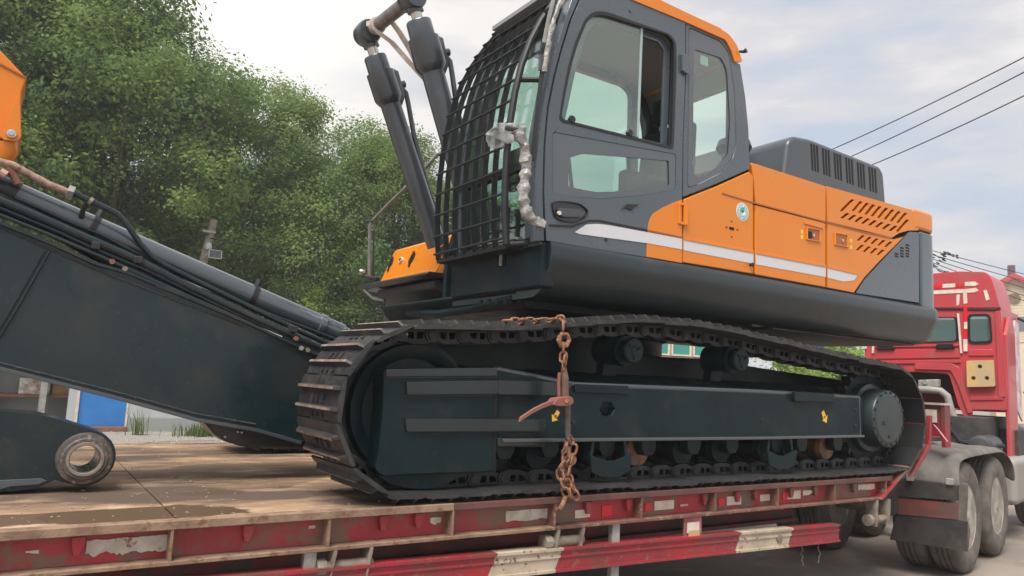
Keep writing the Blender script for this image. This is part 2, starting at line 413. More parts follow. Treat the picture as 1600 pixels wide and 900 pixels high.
def rp(pts, r, n=4):
    """round the corners of a polygon"""
    out_ = []; N = len(pts)
    for i, p in enumerate(pts):
        p = Vector(p); a = Vector(pts[i - 1]); b = Vector(pts[(i + 1) % N])
        da, db = (a - p), (b - p)
        ri = r[i] if isinstance(r, (list, tuple)) else r
        d = min(ri, da.length * .45, db.length * .45)
        if d < 1e-4: out_.append(tuple(p)); continue
        s_, e_ = p + da.normalized() * d, p + db.normalized() * d
        for k in range(n + 1):
            t = k / n; q = s_ * (1 - t) ** 2 + p * 2 * t * (1 - t) + e_ * t * t
            out_.append(tuple(q))
    return out_
def box(a, b): return MB().box(a, b)
def grow(poly, d):
    """offset a polygon by d outwards (approximate)"""
    c = Vector((sum(p[0] for p in poly) / len(poly), sum(p[1] for p in poly) / len(poly)))
    r = []
    for p in poly:
        v = Vector(p) - c; r.append(tuple(c + v * (1 + d / max(v.length, 1e-3))))
    return r

# ================================================================== SETTING
g = MB()
N = 60
def gz(x, y): return 0.0 if abs(x) < 30 and abs(y) < 30 else 0.0
g.add([(-600, -600, 0), (900, -600, 0), (900, 900, 0), (-600, 900, 0)], [(0, 1, 2, 3)])
tag(obj('ground', g, groundm, angle=0), kind='structure')
# a strip of gravel in front of the site wall, 4 mm over the ground
g = MB()
pts = []
for i in range(40):
    x_ = -14 + i * .9; pts.append((x_, 17.2 + .35 * math.sin(i * 1.7) + rnd.uniform(-.2, .2)))
g.prism(pts + [(21, 19.9), (-14, 19.9)], .0, .012, ax=2)
tag(obj('gravel_strip', g, gravelm, angle=0), kind='structure')
g = MB()
for i in range(900):
    x_, y_, r_ = rnd.uniform(-4, 12), rnd.uniform(16.6, 19.8), rnd.uniform(.015, .05)
    g.add([(x_ - r_, y_, 0), (x_, y_ - r_, 0), (x_ + r_, y_, 0), (x_, y_ + r_, 0), (x_ + r_ * .2, y_, r_ * .9)], [(0, 1, 4), (1, 2, 4), (2, 3, 4), (3, 0, 4)])
tag(obj('loose_stones', g, gravelm, angle=0), kind='stuff')

def grass(cx, cy, n, w, h, d=.5):
    g = MB()
    for i in range(n):
        x_, y_ = rnd.gauss(cx, w), rnd.gauss(cy, d * .4); a = rnd.uniform(0, 6.28); hh = h * rnd.uniform(.4, 1.15); l = rnd.uniform(.1, .5) * hh
        b = rnd.uniform(.008, .016); ca, sa = math.cos(a), math.sin(a)
        p = [(x_ - b * sa, y_ + b * ca, 0), (x_ + b * sa, y_ - b * ca, 0),
             (x_ + b * .7 * sa + l * .35 * ca, y_ - b * .7 * ca + l * .35 * sa, hh * .62), (x_ - b * .7 * sa + l * .35 * ca, y_ + b * .7 * ca + l * .35 * sa, hh * .62),
             (x_ + l * ca, y_ + l * sa, hh)]
        g.add(p, [(0, 1, 2, 3), (3, 2, 4)])
    return g
p = far(305, 682, 17.6)
tag(obj('grass_clump', grass(p.x + .75, 18.6, 700, .42, .30), grass_m, angle=0), kind='stuff')
p = far(222, 682, 17.6)
tag(obj('grass_clump', grass(p.x + .1, 18.9, 40, .10, .6, .2), grass_m, angle=0), kind='stuff')

# ------------------------------------------------------------------ trees
def leafmesh(name, lobes, n, size, seed, m_):
    r = random.Random(seed); g = MB(); vs, fs = [], []
    tot = sum(l[3] ** 2 for l in lobes)
    for (lx, ly, lz, lr) in lobes:
        k = int(n * lr ** 2 / tot)
        # each lobe is a bunch of twig clumps near its surface
        cl = []
        for q in range(max(6, int(10 * lr * lr))):
            d = Vector((r.gauss(0, 1), r.gauss(0, 1), r.gauss(.25, 1))).normalized()
            cl.append((Vector((lx, ly, lz)) + d * lr * r.uniform(.62, 1.08), r.uniform(.28, .52) * (0.6 + .4 * lr), d))
        for q in range(k):
            c, cr_, d = cl[r.randrange(len(cl))]
            o = Vector((r.gauss(0, 1), r.gauss(0, 1), r.gauss(0, .75))) * cr_ * .55
            p = c + o
            nrm = (d * .5 + o.normalized() * .4 + Vector((r.uniform(-1, 1), r.uniform(-1, 1), r.uniform(.1, 1.2)))).normalized()
            t = nrm.orthogonal().normalized(); t = Matrix.Rotation(r.uniform(0, 6.28), 3, nrm) @ t; b = nrm.cross(t)
            s_ = size * r.uniform(.6, 1.3); w = s_ * r.uniform(.45, .62)
            k0 = len(vs)
            vs += [p - t * s_ * .5, p + b * w * .5 - nrm * s_ * .07, p + t * s_ * .5, p - b * w * .5 - nrm * s_ * .07]
            fs.append((k0, k0 + 1, k0 + 2, k0 + 3))
    g.v = [tuple(v) for v in vs]; g.f = fs; g.mi = [0] * len(fs)
    me = bpy.data.meshes.new(name); me.from_pydata(g.v, [], g.f); me.materials.append(m_); me.update()
    return me
def treemeshes(seed, h, rad, n, m_, size=.17):
    r = random.Random(seed)
    lobes = []
    for i in range(26):
        t = r.random() ** .8; z_ = h * (.24 + .70 * t); env = rad * math.sin(math.pi * (.14 + .78 * t)) ** .75
        a = r.uniform(0, 6.28); q = env * r.uniform(.25, .85)
        lobes.append((q * math.cos(a), q * math.sin(a), z_, r.uniform(.75, 1.45) * rad / 3.2))
    lobes.append((0, 0, h * .93, rad * .30)); lobes.append((0, 0, h * .6, rad * .6))
    crown = leafmesh('crown', lobes, n, size, seed, m_)
    tb = MB(); lean = r.uniform(-.3, .3)
    tb.tube([(0, 0, -.1), (lean * .2, 0, h * .2), (lean * .6, .1, h * .45), (lean, 0, h * .7), (lean, 0, h * .86)], [.24, .19, .15, .08, .03], 9)
    for (lx, ly, lz, lr) in lobes[:14]:
        z0 = lz * r.uniform(.45, .65)
        tb.tube([(lean * z0 / h, 0, z0), (lx * .45, ly * .45, (z0 + lz) / 2 + .1), (lx, ly, lz)], [.075, .05, .018], 6)
    return crown, mesh_of('trunk', tb, bark)
TM = [treemeshes(11, 10, 3.3, 66000, leaf_a, .105), treemeshes(23, 10, 3.0, 66000, leaf_a, .105), treemeshes(37, 10, 3.5, 66000, leaf_a, .105),
      treemeshes(41, 10, 3.1, 40000, leaf_b, .15), treemeshes(59, 4, 1.9, 12000, leaf_b, .15)]
# (x, y, height, mesh, spin, label)
TREES = [
 (-3.2, 22.5, 13.8, 0, .3, 'tall deep green tree at the left edge of the photo, behind the orange bracket'),
 (.2, 24.4, 14.6, 1, 1.9, 'tallest leafy tree, crown cut by the top edge left of the bright sky'),
 (1.9, 23.2, 12.6, 2, 4.0, 'big tree whose crown slopes down beside the bright patch of sky'),
 (4.3, 24.8, 11.0, 0, 2.5, 'tree with a ragged top standing behind the concrete pole with the lamp'),
 (6.9, 24.0, 10.7, 1, 5.0, 'mid green tree with small spires, left of the tall cylinders'),
 (8.7, 22.2, 9.4, 2, 1.1, 'low rounded tree just left of the far tall cylinder'),
 (10.4, 22.6, 9.0, 0, 3.7, 'tree seen between the orange tool box rail and the tall cylinders'),
 (12.6, 22.0, 8.5, 1, .8, 'tree mostly hidden behind the window guard of the cab'),
 (15.2, 21.5, 8.0, 2, 2.2, 'tree hidden behind the cab, seen through its glass'),
 (18.2, 20.0, 7.2, 0, 5.5, 'tree behind the right part of the cab, seen through the rear quarter glass'),
 (-7.2, 23.0, 13.6, 2, 2.9, 'tree beyond the left edge of the photo, overhanging the row'),
 (3.7, 24.2, 7.6, 3, 1.0, 'bright green young tree in front of the row, above the detached boom cylinder'),
 (-.6, 22.0, 8.0, 3, 3.1, 'yellow green tree in front of the tall ones, above the bent steel pipe'),
 (8.1, 22.0, 6.2, 3, 4.4, 'low yellow green tree behind the handrail of the orange tool box'),
 (1.3, 23.4, 6.8, 0, 0.2, 'low dark tree filling the gap above the middle of the detached boom'),
 (6.2, 23.6, 6.2, 1, 2.6, 'low dark tree right of the concrete pole, above the end of the boom cylinder'),
 (10.6, 19.8, 4.6, 2, 3.4, 'low dark tree under the overhanging front of the upper body'),
 (-4.0, 21.0, 6.8, 1, 4.6, 'low dark tree at the left edge behind the rusty hose'),
]
for (x_, y_, h_, k, sp, lb) in TREES:
    t = thing('leafy_tree', (x_, y_, 0), lb, 'tree', 'trees in the row behind the yard')
    t.scale = (h_ / 10 * 1.0, h_ / 10 * 1.0, h_ / 10); t.rotation_euler[2] = sp
    for nm, me in (('crown', TM[k][0]), ('trunk', TM[k][1])):
        o = bpy.data.objects.new(nm, me); COL.objects.link(o); o.parent = t
for i, (u_, d_, sc_, sp, lb) in enumerate([(1165, 22, .62, 0, 'small bush seen through the gap right of the second carrier roller'),
                                           (1215, 21, .56, 2, 'green bush under the sagging top run of the near track'),
                                           (1262, 20, .62, 4, 'rightmost green bush in the gap under the near track'),
                                           (1138, 23, .62, 2, 'bush just right of the green windows seen under the near track'),
 (1282, 24, .95, 1, 'bush behind the small blue sign board below the counterweight'),
 (1180, 27, .62, 3, 'paler bush farther back behind the gap by the second carrier roller'), (1232, 27, .62, 5, 'farther bush filling the middle of the gap under the near track')]):
    p = far(u_, 585, d_); t = thing('bush', (p.x, p.y, 0), lb, 'bush', 'bushes beyond the trailer')
    t.scale = (sc_, sc_, sc_ * .85); t.rotation_euler[2] = sp
    for nm, me in (('crown', TM[4][0]), ('trunk', TM[4][1])):
        o = bpy.data.objects.new(nm, me); COL.objects.link(o); o.parent = t

# ------------------------------------------------------------------ low site building with the blue door
WY = 20.0
wl = thing('site_building', (2, WY, 0), 'long low white walled building with a blue door behind the trailer', 'building')
xa = at(199, 650, 1, WY).x; xb = at(118, 650, 1, WY).x
obj('wall', box((xa + .0, WY, .32), (9.5, WY + .2, 2.5)), wallw, wl, bevel=.01)
obj('wall', box((xb - .18, WY, 0), (xb - .02, WY + .22, 2.5)), wallw, wl)
obj('plinth', box((xa + .0, WY - .03, 0), (9.5, WY + .2, .32)), wallb, wl, bevel=.01)
d = obj('door', box((xb + .04, WY + .03, .12), (xa - .04, WY + .08, 2.35)), doorb, wl, bevel=.01)
obj('handle', box((xa - .16, WY - .02, 1.15), (xa - .12, WY + .03, 1.32)), galv, d)
fr = MB(); fr.box((xb - .02, WY - .02, 0), (xb + .04, WY + .1, 2.4)); fr.box((xa - .04, WY - .02, 0), (xa, WY + .1, 2.4)); fr.box((xb - .02, WY - .02, 2.35), (xa, WY + .1, 2.42))
obj('door_frame', fr, reftape, wl)
obj('doorstep', box((xb, WY - .25, 0), (xa, WY + .03, .12)), mat('brick red step', (.24, .11, .08), .8, c2=(.17, .08, .06), sc=8), wl, bevel=.01)
rf = MB(); rf.prism([(WY - .5, 2.5), (WY + 1.05, 2.7), (WY + 1.05, 2.8), (WY - .5, 2.62)], -3.5, 9.8, ax=0)
obj('roof', rf, galv, wl)
obj('back_wall', box((-3.3, WY + .86, 0), (9.5, WY + 1.02, 2.66)), wallb, wl)
obj('partition', box((xb - .75, WY - .05, 0), (xb - .62, WY + .3, 2.5)), galv, wl)
# cluttered open bay, left of the door
obj('bay_post', box((-.55, WY, 0), (-.43, WY + .12, 2.5)), galv, wl)
sh = thing('storage_rack', (.4, WY + .5, 0), 'dark open rack in the bay left of the blue door', 'rack')
for x_ in (-.25, 1.35): 
    for yy in (.3, .8): obj('rack_post', box((x_, WY + yy, 0), (x_ + .07, WY + yy + .07, 2.2)), brownm, sh)
for z_ in (.75, 1.5): obj('shelf', box((-.3, WY + .28, z_), (1.45, WY + .9, z_ + .06)), mat('rusty red shelf', (.20, .06, .045), .7, c2=(.13, .05, .04), sc=6), sh)
def crate(nm, a, b, m_, lb, cat):
    o = obj(nm, box(a, b), m_, bevel=.015); tag(o, lb, cat)
crate('carton', (.25, WY + .34, .81), (.85, WY + .86, 1.18), mat('stained white carton', (.55, .50, .45), .9, c2=(.22, .17, .13), sc=6), 'stained whitish carton on the lower shelf of the rack, left of the brown one', 'box')
crate('carton', (.9, WY + .34, .81), (1.38, WY + .86, 1.14), mat('brown cardboard', (.30, .17, .07), .9, c2=(.22, .12, .05), sc=4), 'brown cardboard box on the lower shelf right beside the whitish carton', 'box')
crate('carton', (.32, WY + .34, 1.56), (.88, WY + .86, 1.95), brownm, 'dark brown box on the upper shelf of the rack', 'box')
crate('carton', (.92, WY + .34, 1.56), (1.30, WY + .86, 1.98), mat('cream cardboard', (.62, .50, .34), .9, c2=(.40, .20, .12), sc=9), 'cream box with reddish print on the upper shelf of the rack', 'box')
crate('carton', (-.9, WY + .3, 0), (-.1, WY + .35 + .5, .75), mat('grey sack', (.40, .37, .33), .9, c2=(.22, .19, .16), sc=6), 'grey sack standing on the floor left of the rack', 'sack')

# building seen through the gap under the near track
bA = far(995, 545, 20); bB = far(1128, 545, 21)
dirv = (bB - bA); dirv.z = 0; L_ = dirv.length; ang = math.atan2(dirv.y, dirv.x)
bt = thing('shop_building', (bA.x, bA.y, 0), 'cream shop with green glazed windows seen through the gap under the track', 'building', rot=ang, local=True)
zt = 2.52
obj('wall', box((-2, 0, 0), (L_ - .55, .2, zt - .28)), creamw, bt)
aw = MB(); aw.prism([(-1.0, zt - .20), (.1, zt - .06), (.1, zt - .12), (-1.0, zt - .27)], -2, L_ - .2, ax=0)
obj('awning', aw, brownm, bt)
for i in range(7):
    x_ = .35 + i * .62
    f_ = obj('window', MB().prism([[(x_, zt - .05), (x_ + .56, zt - .05), (x_ + .56, zt + .55), (x_, zt + .55)], [(x_ + .04, zt - .01), (x_ + .52, zt - .01), (x_ + .52, zt + .5), (x_ + .04, zt + .5)]], -.05, .03), reftape, bt)
    obj('pane', box((x_ + .04, -.01, zt - .01), (x_ + .52, .0, zt + .5)), mat('green glazing', (.04, .26, .22), .15), f_)
obj('upper_wall', box((-2, .03, zt - .28), (L_ - .2, .22, zt + .8)), creamw, bt)
# small blue board below the counterweight
p = far(1268, 527, 20)
t = thing('sign_board', (p.x, p.y, 0), 'small bright blue board on a post below the counterweight', 'sign', rot=-.6, local=True)
obj('board', box((-.25, 0, p.z - .35), (.25, .04, p.z + .35)), doorb, t, bevel=.01)
obj('post', MB().cyl((0, .06, 0), (0, .06, p.z + .3), .03), galv, t)

# cream gabled house at the right
HD = 70
hp = far(1583, 428, HD)
hz = hp.z; k_ = HD / F_PX / .83
hs = thing('gabled_house', (hp.x, hp.y, 0), 'cream sided house with a red gable roof at the right edge', 'house', rot=YAW - R_(90) - R_(30), local=True)
hw = 24 * k_ * 1.0
gz_ = hz - 24 * k_ * .58
obj('wall', MB().prism([(-hw * .82, 0), (hw * .86, 0), (hw * .86, gz_ + .1), (0, hz - .35), (-hw * .82, gz_ + .1)], 0, 9), creamw, hs)
for i in range(26):
    z_ = hz - 1.2 - i * .22
    if z_ > gz_ - 4.5: obj('siding_board', box((-hw * .82, -.05, z_), (hw * .8, -.002, z_ + .2)), creamw, hs)
for sgn in (-1, 1):
    obj('roof', MB().prism([(0, hz), (sgn * hw * 1.12, gz_ - .15), (sgn * hw * 1.12, gz_ - .55), (0, hz - .42)], -.6, 9.4), roofred, hs)
obj('round_vent', MB().lathe((0, -.14, hz - 27 * k_), [(.0, 0), (.42, 0), (.42, .12), (0, .12)], seg=24), brownm, hs)
ch = obj('chimney', box((-.25, 1.2, hz - .6), (.25, 1.8, hz + .9)), mat('dark purple pot', (.09, .03, .06), .6), hs, bevel=.03)
obj('window', box((hw * .1, -.1, hz - 62 * k_), (hw * .8, -.05, hz - 47 * k_)), mat('dull pane', (.12, .14, .15), .2), hs)

# ------------------------------------------------------------------ pole with lamp and panel
pb = far(316, 416, 21.2)
pt = far(334, 345, 21.2)
ax_ = (pt - pb); base = pb - ax_ * (pb.z / ax_.z)
pl = thing('utility_pole', (base.x, base.y, 0), 'weathered concrete pole with a white lamp and small solar panel', 'pole')
top = pb + ax_ * 1.02
obj('post', MB().tube([base, base.lerp(top, .5), top], [.13, .115, .10], 12), woodp, pl)
q = far(326, 385, 20.95)
lm = MB(); lm.lathe((q.x, q.y, q.z - .10), [(.02, 0), (.08, .03), (.09, .09), (.07, .17), (.03, .2)], ax=2, seg=14)
obj('lamp', lm, wallw, pl)
q2 = far(335, 397, 20.9)
obj('bracket', MB().tube([(q.x - .1, q.y + .1, q.z - .3), (q2.x - .15, q2.y, q2.z), (q2.x, q2.y, q2.z)], .025, 6), galv, pl)
sp_ = obj('solar_panel', box((q2.x - .13, q2.y - .03, q2.z - .10), (q2.x + .16, q2.y, q2.z + .09)), mat('solar cell grey', (.09, .095, .09), .3), pl)
fr = MB()
for a, b in (((-.145, .09), (.175, .108)), ((-.145, -.118), (.175, -.10)), ((-.15, -.118), (-.13, .108)), ((.16, -.118), (.18, .108))):
    fr.box((q2.x + a[0], q2.y - .05, q2.z + a[1]), (q2.x + b[0], q2.y + .01, q2.z + b[1]))
obj('panel_frame', fr, wallw, sp_)
q3 = far(327, 362, 21.1)
obj('crossarm', box((q3.x - .18, q3.y - .04, q3.z - .03), (q3.x + .16, q3.y + .04, q3.z + .03)), galv, pl)

# ------------------------------------------------------------------ overhead cables
def cable(a, b, sag, r, lb, grp, n=22, splices=()):
    t = thing('power_cable', tuple(a), lb, 'cable', grp)
    path = []
    for i in range(n + 1):
        k = i / n; p = a.lerp(b, k); p.z -= sag * 4 * k * (1 - k); path.append(p)
    obj('wire', MB().tube(path, r, 5), cableb, t)
    for k0, w in splices:
        i = k0 * n; j = int(i); p = path[j].lerp(path[min(j + 1, n)], i - j); dv = (b - a).normalized()
        g = MB(); r2 = random.Random(int(k0 * 1e4))
        for c in range(5):
            o = dv * r2.uniform(-w, w) * 1.2 + Vector((0, 0, r2.uniform(-.10, .08)))
            g.tube([p + o - dv * w * .3 + Vector((0, 0, .02)), p + o, p + o + dv * w * .35], [.02, r2.uniform(.025, .045), .02], 6)
        obj('splice', g, cableb, t)
    return t
for (u0, v0, u1, v1, lb) in ((1240, 259, 1640, 69, 'uppermost of the three thin cables rising right above the engine cover'),
                             (1255, 277, 1640, 92, 'middle of the three thin cables rising right above the engine cover'),
                             (1300, 282, 1640, 130, 'lowest of the three thin cables rising right above the engine cover')):
    cable(far(u0, v0, 34), far(u1, v1, 26), .12, .021, lb, 'cables high at the upper right')
LOWC = [(1440, 385, 1640, 438, ((.18, .22), (.24, .15)), 'uppermost low cable with a dark splice, running to the house roof'),
        (1440, 391, 1640, 450, ((.14, .25),), 'second low cable from the top, right of the counterweight'),
        (1440, 397, 1640, 462, ((.1, .2),), 'third low cable from the top, right of the counterweight'),
        (1440, 402, 1640, 476, ((.05, .2),), 'fourth low cable from the top, above the red cab roof'),
        (1440, 408, 1600, 470, ((.19, .4), (.28, .3), (.34, .2)), 'lowest cable with the largest dark splices, just above the red roof')]
for (u0, v0, u1, v1, sp, lb) in LOWC:
    w_ = u1 - u0; v2 = v0 - (v1 - v0) / w_ * 190          # the run starts hidden behind the excavator
    A2, B2 = far(u0, v0, 30), far(u1, v1, 34); A1 = A2 + (A2 - B2) * .75; L2 = .75 / 1.75
    cable(A1, B2, .05, .014, lb, 'low cables behind the red truck', n=30, splices=[(L2 + (1 - L2) * k, w) for k, w in sp])
cable(far(328, 372, 21.1), far(690, 402, 24), .25, .018, 'thin cable from the concrete pole towards the tall cylinders', 'cables at the pole')
cable(far(328, 366, 21.1), far(-60, 352, 20), .25, .012, 'faint thin cable from the concrete pole to the left edge', 'cables at the pole')

# ================================================================== TRAILER
EY = 3.41; DZ = 1.0
tr = thing('lowboy_trailer', (2.5, 5.0, 0), 'long red lowboy trailer with a muddy deck carrying the excavator', 'trailer')
# deck plates with open joints
r2 = random.Random(3)
ys = [EY + .06, 4.28, 5.06, 5.86, 6.68]
xs = [-3.2, -1.9, -.62, .66, 1.94, 3.22, 4.50, 5.78, 6.45]
for i in range(len(xs) - 1):
    for j in range(len(ys) - 1):
        dz = r2.uniform(-.004, .001)
        obj('deck_plate', box((xs[i] + .003, ys[j] + .003, DZ - .03), (xs[i + 1] - .003, ys[j + 1] - .003, DZ + dz)), deckm, tr, bevel=.003)
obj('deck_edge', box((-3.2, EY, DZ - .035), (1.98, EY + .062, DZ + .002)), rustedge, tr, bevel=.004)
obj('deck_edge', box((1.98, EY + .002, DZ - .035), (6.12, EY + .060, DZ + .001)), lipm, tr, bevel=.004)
obj('deck_edge', box((-3.2, 6.68, DZ - .035), (6.40, 6.74, DZ + .002)), rustedge, tr, bevel=.004)
web = MB().prism([(-3.2, .84), (5.98, .84), (6.28, .965), (-3.2, .965)], EY + .075, EY + .09)
obj('side_web', web, red_tr, tr)
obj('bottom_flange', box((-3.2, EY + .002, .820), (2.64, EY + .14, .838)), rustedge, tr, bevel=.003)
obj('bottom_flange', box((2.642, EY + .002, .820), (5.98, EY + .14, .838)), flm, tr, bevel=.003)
fl = MB(); A_ = Vector((5.98, 0, .82)); B_ = Vector((6.42, 0, 1.06))
fl.add([(5.98, EY + .002, .82), (6.40, EY + .002, 1.06), (6.40, EY + .14, 1.06), (5.98, EY + .14, .82), (5.98, EY + .002, .838), (6.385, EY + .002, 1.075), (6.385, EY + .14, 1.075), (5.98, EY + .14, .838)],
       [(0, 1, 2, 3), (4, 5, 6, 7), (0, 1, 5, 4), (1, 2, 6, 5), (2, 3, 7, 6), (3, 0, 4, 7)])
obj('sloped_flange', fl, red_tr, tr)
web = box((-3.2, 6.64, .82), (6.3, 6.66, .96)); obj('side_web', web, red_tr, tr)
stx = [-2.7, -2.04, -1.37, -.70, -.03] + [at(u, v, 1, EY).x for u, v in ((268, 850), (514, 840), (708, 820), (868, 812), (1004, 790), (1119, 785), (1217, 780), (1306, 775), (1386, 765))]
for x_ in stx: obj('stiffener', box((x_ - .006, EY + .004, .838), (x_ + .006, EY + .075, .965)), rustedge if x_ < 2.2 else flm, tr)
# short wedge gussets / lashing hooks between the stiffeners
for u in (125, 392, 605, 660, 927, 990, 1110, 1162, 1190, 1246, 1284, 1345):
    x_ = at(u, 820, 1, EY).x
    h = MB().prism([(.012, 0), (.06, 0), (.06, -.03), (.042, -.072), (.022, -.072), (.012, -.03)], EY + .045, EY + .075)
    h.v = [(p[0] + x_ - .03, p[1], p[2] + .955) for p in h.v]
    obj('lashing_hook', h, red_tr, tr, bevel=.004)
def scuff(u0, v0, u1, v1, m_, nm, jag=0, seed=1):
    r = random.Random(seed); (x0, z1), (x1, z0) = S(EY + .075, [(u0, v0), (u1, v1)])
    zc = [at(u0, v0, 1, EY + .075).z, at(u1, v1, 1, EY + .075).z]; zt_, zb = max(zc), min(zc)
    n = max(2, int((x1 - x0) / .010)); up_, lo = [], []
    for i in range(n + 1):
        x_ = x0 + (x1 - x0) * i / n
        nq = abs(noise.noise((x_ * 11 + seed, 0, 0))) + .45 * abs(noise.noise((x_ * 45, seed, 0))) + .1 * r.random(); up_.append((x_, zt_ - nq * jag * .4)); lo.append((x_, zb + nq * jag * 1.6))
    obj(nm, MB().prism(up_ + lo[::-1], EY + .0695, EY + .0745), m_, tr, angle=0)
for a in ((136, 843, 262, 862, chalk, 'paint_scuff', .03, 1), (40, 860, 60, 866, chalk, 'paint_scuff', .01, 2), (672, 808, 688, 820, chalk, 'paint_scuff', .02, 3), (482, 821, 492, 826, chalk, 'paint_scuff', .01, 4),
          (790, 798, 862, 811, chalk, 'paint_scuff', .012, 5), (898, 797, 921, 808, reftape, 'reflective_patch', .003, 6), (1022, 783, 1052, 795, reftape, 'reflective_patch', .002, 7), (1062, 788, 1074, 791, chalk, 'paint_scuff', .01, 8),
          (1135, 776, 1157, 788, reftape, 'reflective_patch', .002, 9), (1187, 773, 1207, 782, reftape, 'reflective_patch', .008, 10), (1230, 767, 1250, 779, reftape, 'reflective_patch', .004, 11), (1254, 766, 1268, 774, reftape, 'reflective_patch', .018, 12), (1340, 757, 1366, 765, reftape, 'reflective_patch', .02, 13),
          (940, 790, 955, 806, redtape, 'red_reflector', 0, 14), (1007, 786, 1017, 798, redtape, 'red_reflector', 0, 15), (1122, 778, 1131, 790, redtape, 'red_reflector', 0, 16), (1222, 769, 1229, 781, redtape, 'red_reflector', 0, 17)):
    scuff(*a)
# lower side rail, red with cream ends of paint
(x0, z0), (x1, z1) = (1.0, .69), (5.35, .615)
def railprof(xa, xb, sa=0, sb=0): 
    g = MB()
    for a, b, y0, y1 in ((.060, .075, EY - .012, EY + .07), (-.055, -.040, EY - .012, EY + .07), (-.04, .060, EY, EY + .012)):
        g.box((xa, y0, a), (xb, y1, b))
    g.box((xa, EY - .008, .022), (xb, EY, .034))
    g.v = [(p[0] + (sa if abs(p[0] - xa) < 1e-6 else sb) * p[2], p[1], p[2] + .70 - (p[0] + .2) * .0185) for p in g.v]
    return g
cuts = [-.6] + [at(u, 870, 1, EY).x for u in (768, 872)] + [at(u, 840, 1, EY).x for u in (1152, 1234, 1311)]
for i in range(5): obj('side_rail', railprof(cuts[i], cuts[i + 1] - .001, (.45, .45, .45, .45, .45)[i] if i else 0, .45 if i < 4 else 0), cream_rail if i in (1, 3) else red_rail, tr, label='cream painted rail section' if i in (1, 3) else None)
obj('rail_bolt', MB().cyl((at(1217, 842, 1, EY).x, EY - .01, .62), (at(1217, 842, 1, EY).x, EY + .03, .62), .03, 8), winchm, tr)
# grey posts that carry the rail
for u, v in ((481, 880), (957, 860)):
    x_ = at(u, v, 1, EY + .05).x
    obj('rail_post', box((x_ - .03, EY + .02, .36), (x_ + .03, EY + .06, .82)), galv, tr, bevel=.004)
# lashing winches below the beam
for u, v in ((540, 884), (881, 845), (1371, 811)):
    c = at(u, v, 1, EY + .04); w = tr
    k = MB(); k.cyl((c.x - .13, c.y, c.z), (c.x + .13, c.y, c.z), .032, 14); k.cyl((c.x - .15, c.y, c.z), (c.x - .105, c.y, c.z), .045, 10)
    wo = obj('lashing_winch', k, winchm, tr)
    for s_ in (-.095, .085): obj('side_plate', MB().prism([(c.x + s_, c.z - .045), (c.x + s_ + .008, c.z - .045), (c.x + s_ + .03, .82), (c.x + s_ + .018, .82)], c.y - .05, c.y + .05), winchm, wo)
# maker plate tag under the beam
(xa_, za), (xb_, zb) = S(EY + .02, [(1069, 812), (1096, 833)])
tg = obj('tag_bracket', box((xa_, EY + .02, zb - .01), (xb_, EY + .03, .82)), mat('pink faded paint', (.42, .14, .15), .6, c2=(.30, .08, .09), sc=8), tr)
(xa_, za), (xb_, zb) = S(EY + .015, [(1074, 817), (1092, 826)])
obj('tag_plate', box((xa_, EY + .012, zb - .02), (xb_, EY + .018, za)), reftape, tg)
obj('tag_plate', box((xa_ + .01, EY + .009, zb - .045), (xb_, EY + .014, zb - .005)), yellowp, tg)
# underframe: main beams, cross members, diagonal braces
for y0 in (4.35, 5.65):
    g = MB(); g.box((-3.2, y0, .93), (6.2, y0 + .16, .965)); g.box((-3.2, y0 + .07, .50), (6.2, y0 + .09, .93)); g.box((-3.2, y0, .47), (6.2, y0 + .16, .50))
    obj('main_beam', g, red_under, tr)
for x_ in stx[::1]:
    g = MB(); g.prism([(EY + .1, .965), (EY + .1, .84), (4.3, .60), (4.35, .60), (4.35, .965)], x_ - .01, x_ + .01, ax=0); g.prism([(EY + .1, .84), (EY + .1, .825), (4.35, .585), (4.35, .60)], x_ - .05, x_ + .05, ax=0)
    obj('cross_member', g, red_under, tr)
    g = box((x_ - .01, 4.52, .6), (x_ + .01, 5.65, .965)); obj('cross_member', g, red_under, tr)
# dangling bits of wire below the rail end
for u0, v0 in ((1280, 848), (1253, 852)):
    c = at(u0, v0, 1, EY + .05); r = random.Random(u0)
    pth = [c + Vector((r.uniform(-.02, .02), 0, -.022 * i + .03)) for i in range(9)]
    obj('dangling_wire', MB().tube(pth, .0045, 5), winchm, tr)
# gooseneck
gk = MB(); gk.prism([(6.12, .97), (6.30, .97), (6.72, 1.20), (8.4, 1.24), (8.4, 1.36), (6.66, 1.52), (6.40, 1.10), (6.12, 1.03)], 4.15, 4.27)
obj('gooseneck_side', gk, red_tr, tr)
gk = MB(); gk.prism([(6.12, .97), (6.30, .97), (6.72, 1.20), (8.4, 1.24), (8.4, 1.36), (6.66, 1.52), (6.40, 1.10), (6.12, 1.03)], 5.75, 5.87)
obj('gooseneck_side', gk, red_tr, tr)
nk = MB().prism([(5.99, .85), (6.45, .98), (6.74, 1.12), (6.95, 1.45), (6.90, 1.50), (6.69, 1.18), (6.42, 1.0), (6.1, .99)], 4.05, 5.78)
obj('neck_plate', nk, red_tr, tr, bevel=.01)
obj('neck_plate', MB().prism([(5.99, .85), (6.44, .975), (6.42, .992), (6.1, .99)], EY + .09, 4.04), red_tr, tr)
obj('neck_edge', MB().prism([(6.43, .985), (6.475, .985), (6.765, 1.22), (6.80, 1.50), (6.765, 1.50), (6.735, 1.25)], 3.42, 3.46), red_rail, tr, bevel=.004)
c0 = at(1449, 632, 0, 7.35); c1 = at(1478, 690, 0, 7.35)
hb = obj('headboard', box((7.35, min(c0.y, c1.y), 1.30), (7.40, 5.6, c0.z)), red_rail, tr, bevel=.006)
obj('headboard_lip', box((7.32, min(c0.y, c1.y) - .01, c0.z - .0), (7.42, 5.6, c0.z + .02)), chalk, hb)
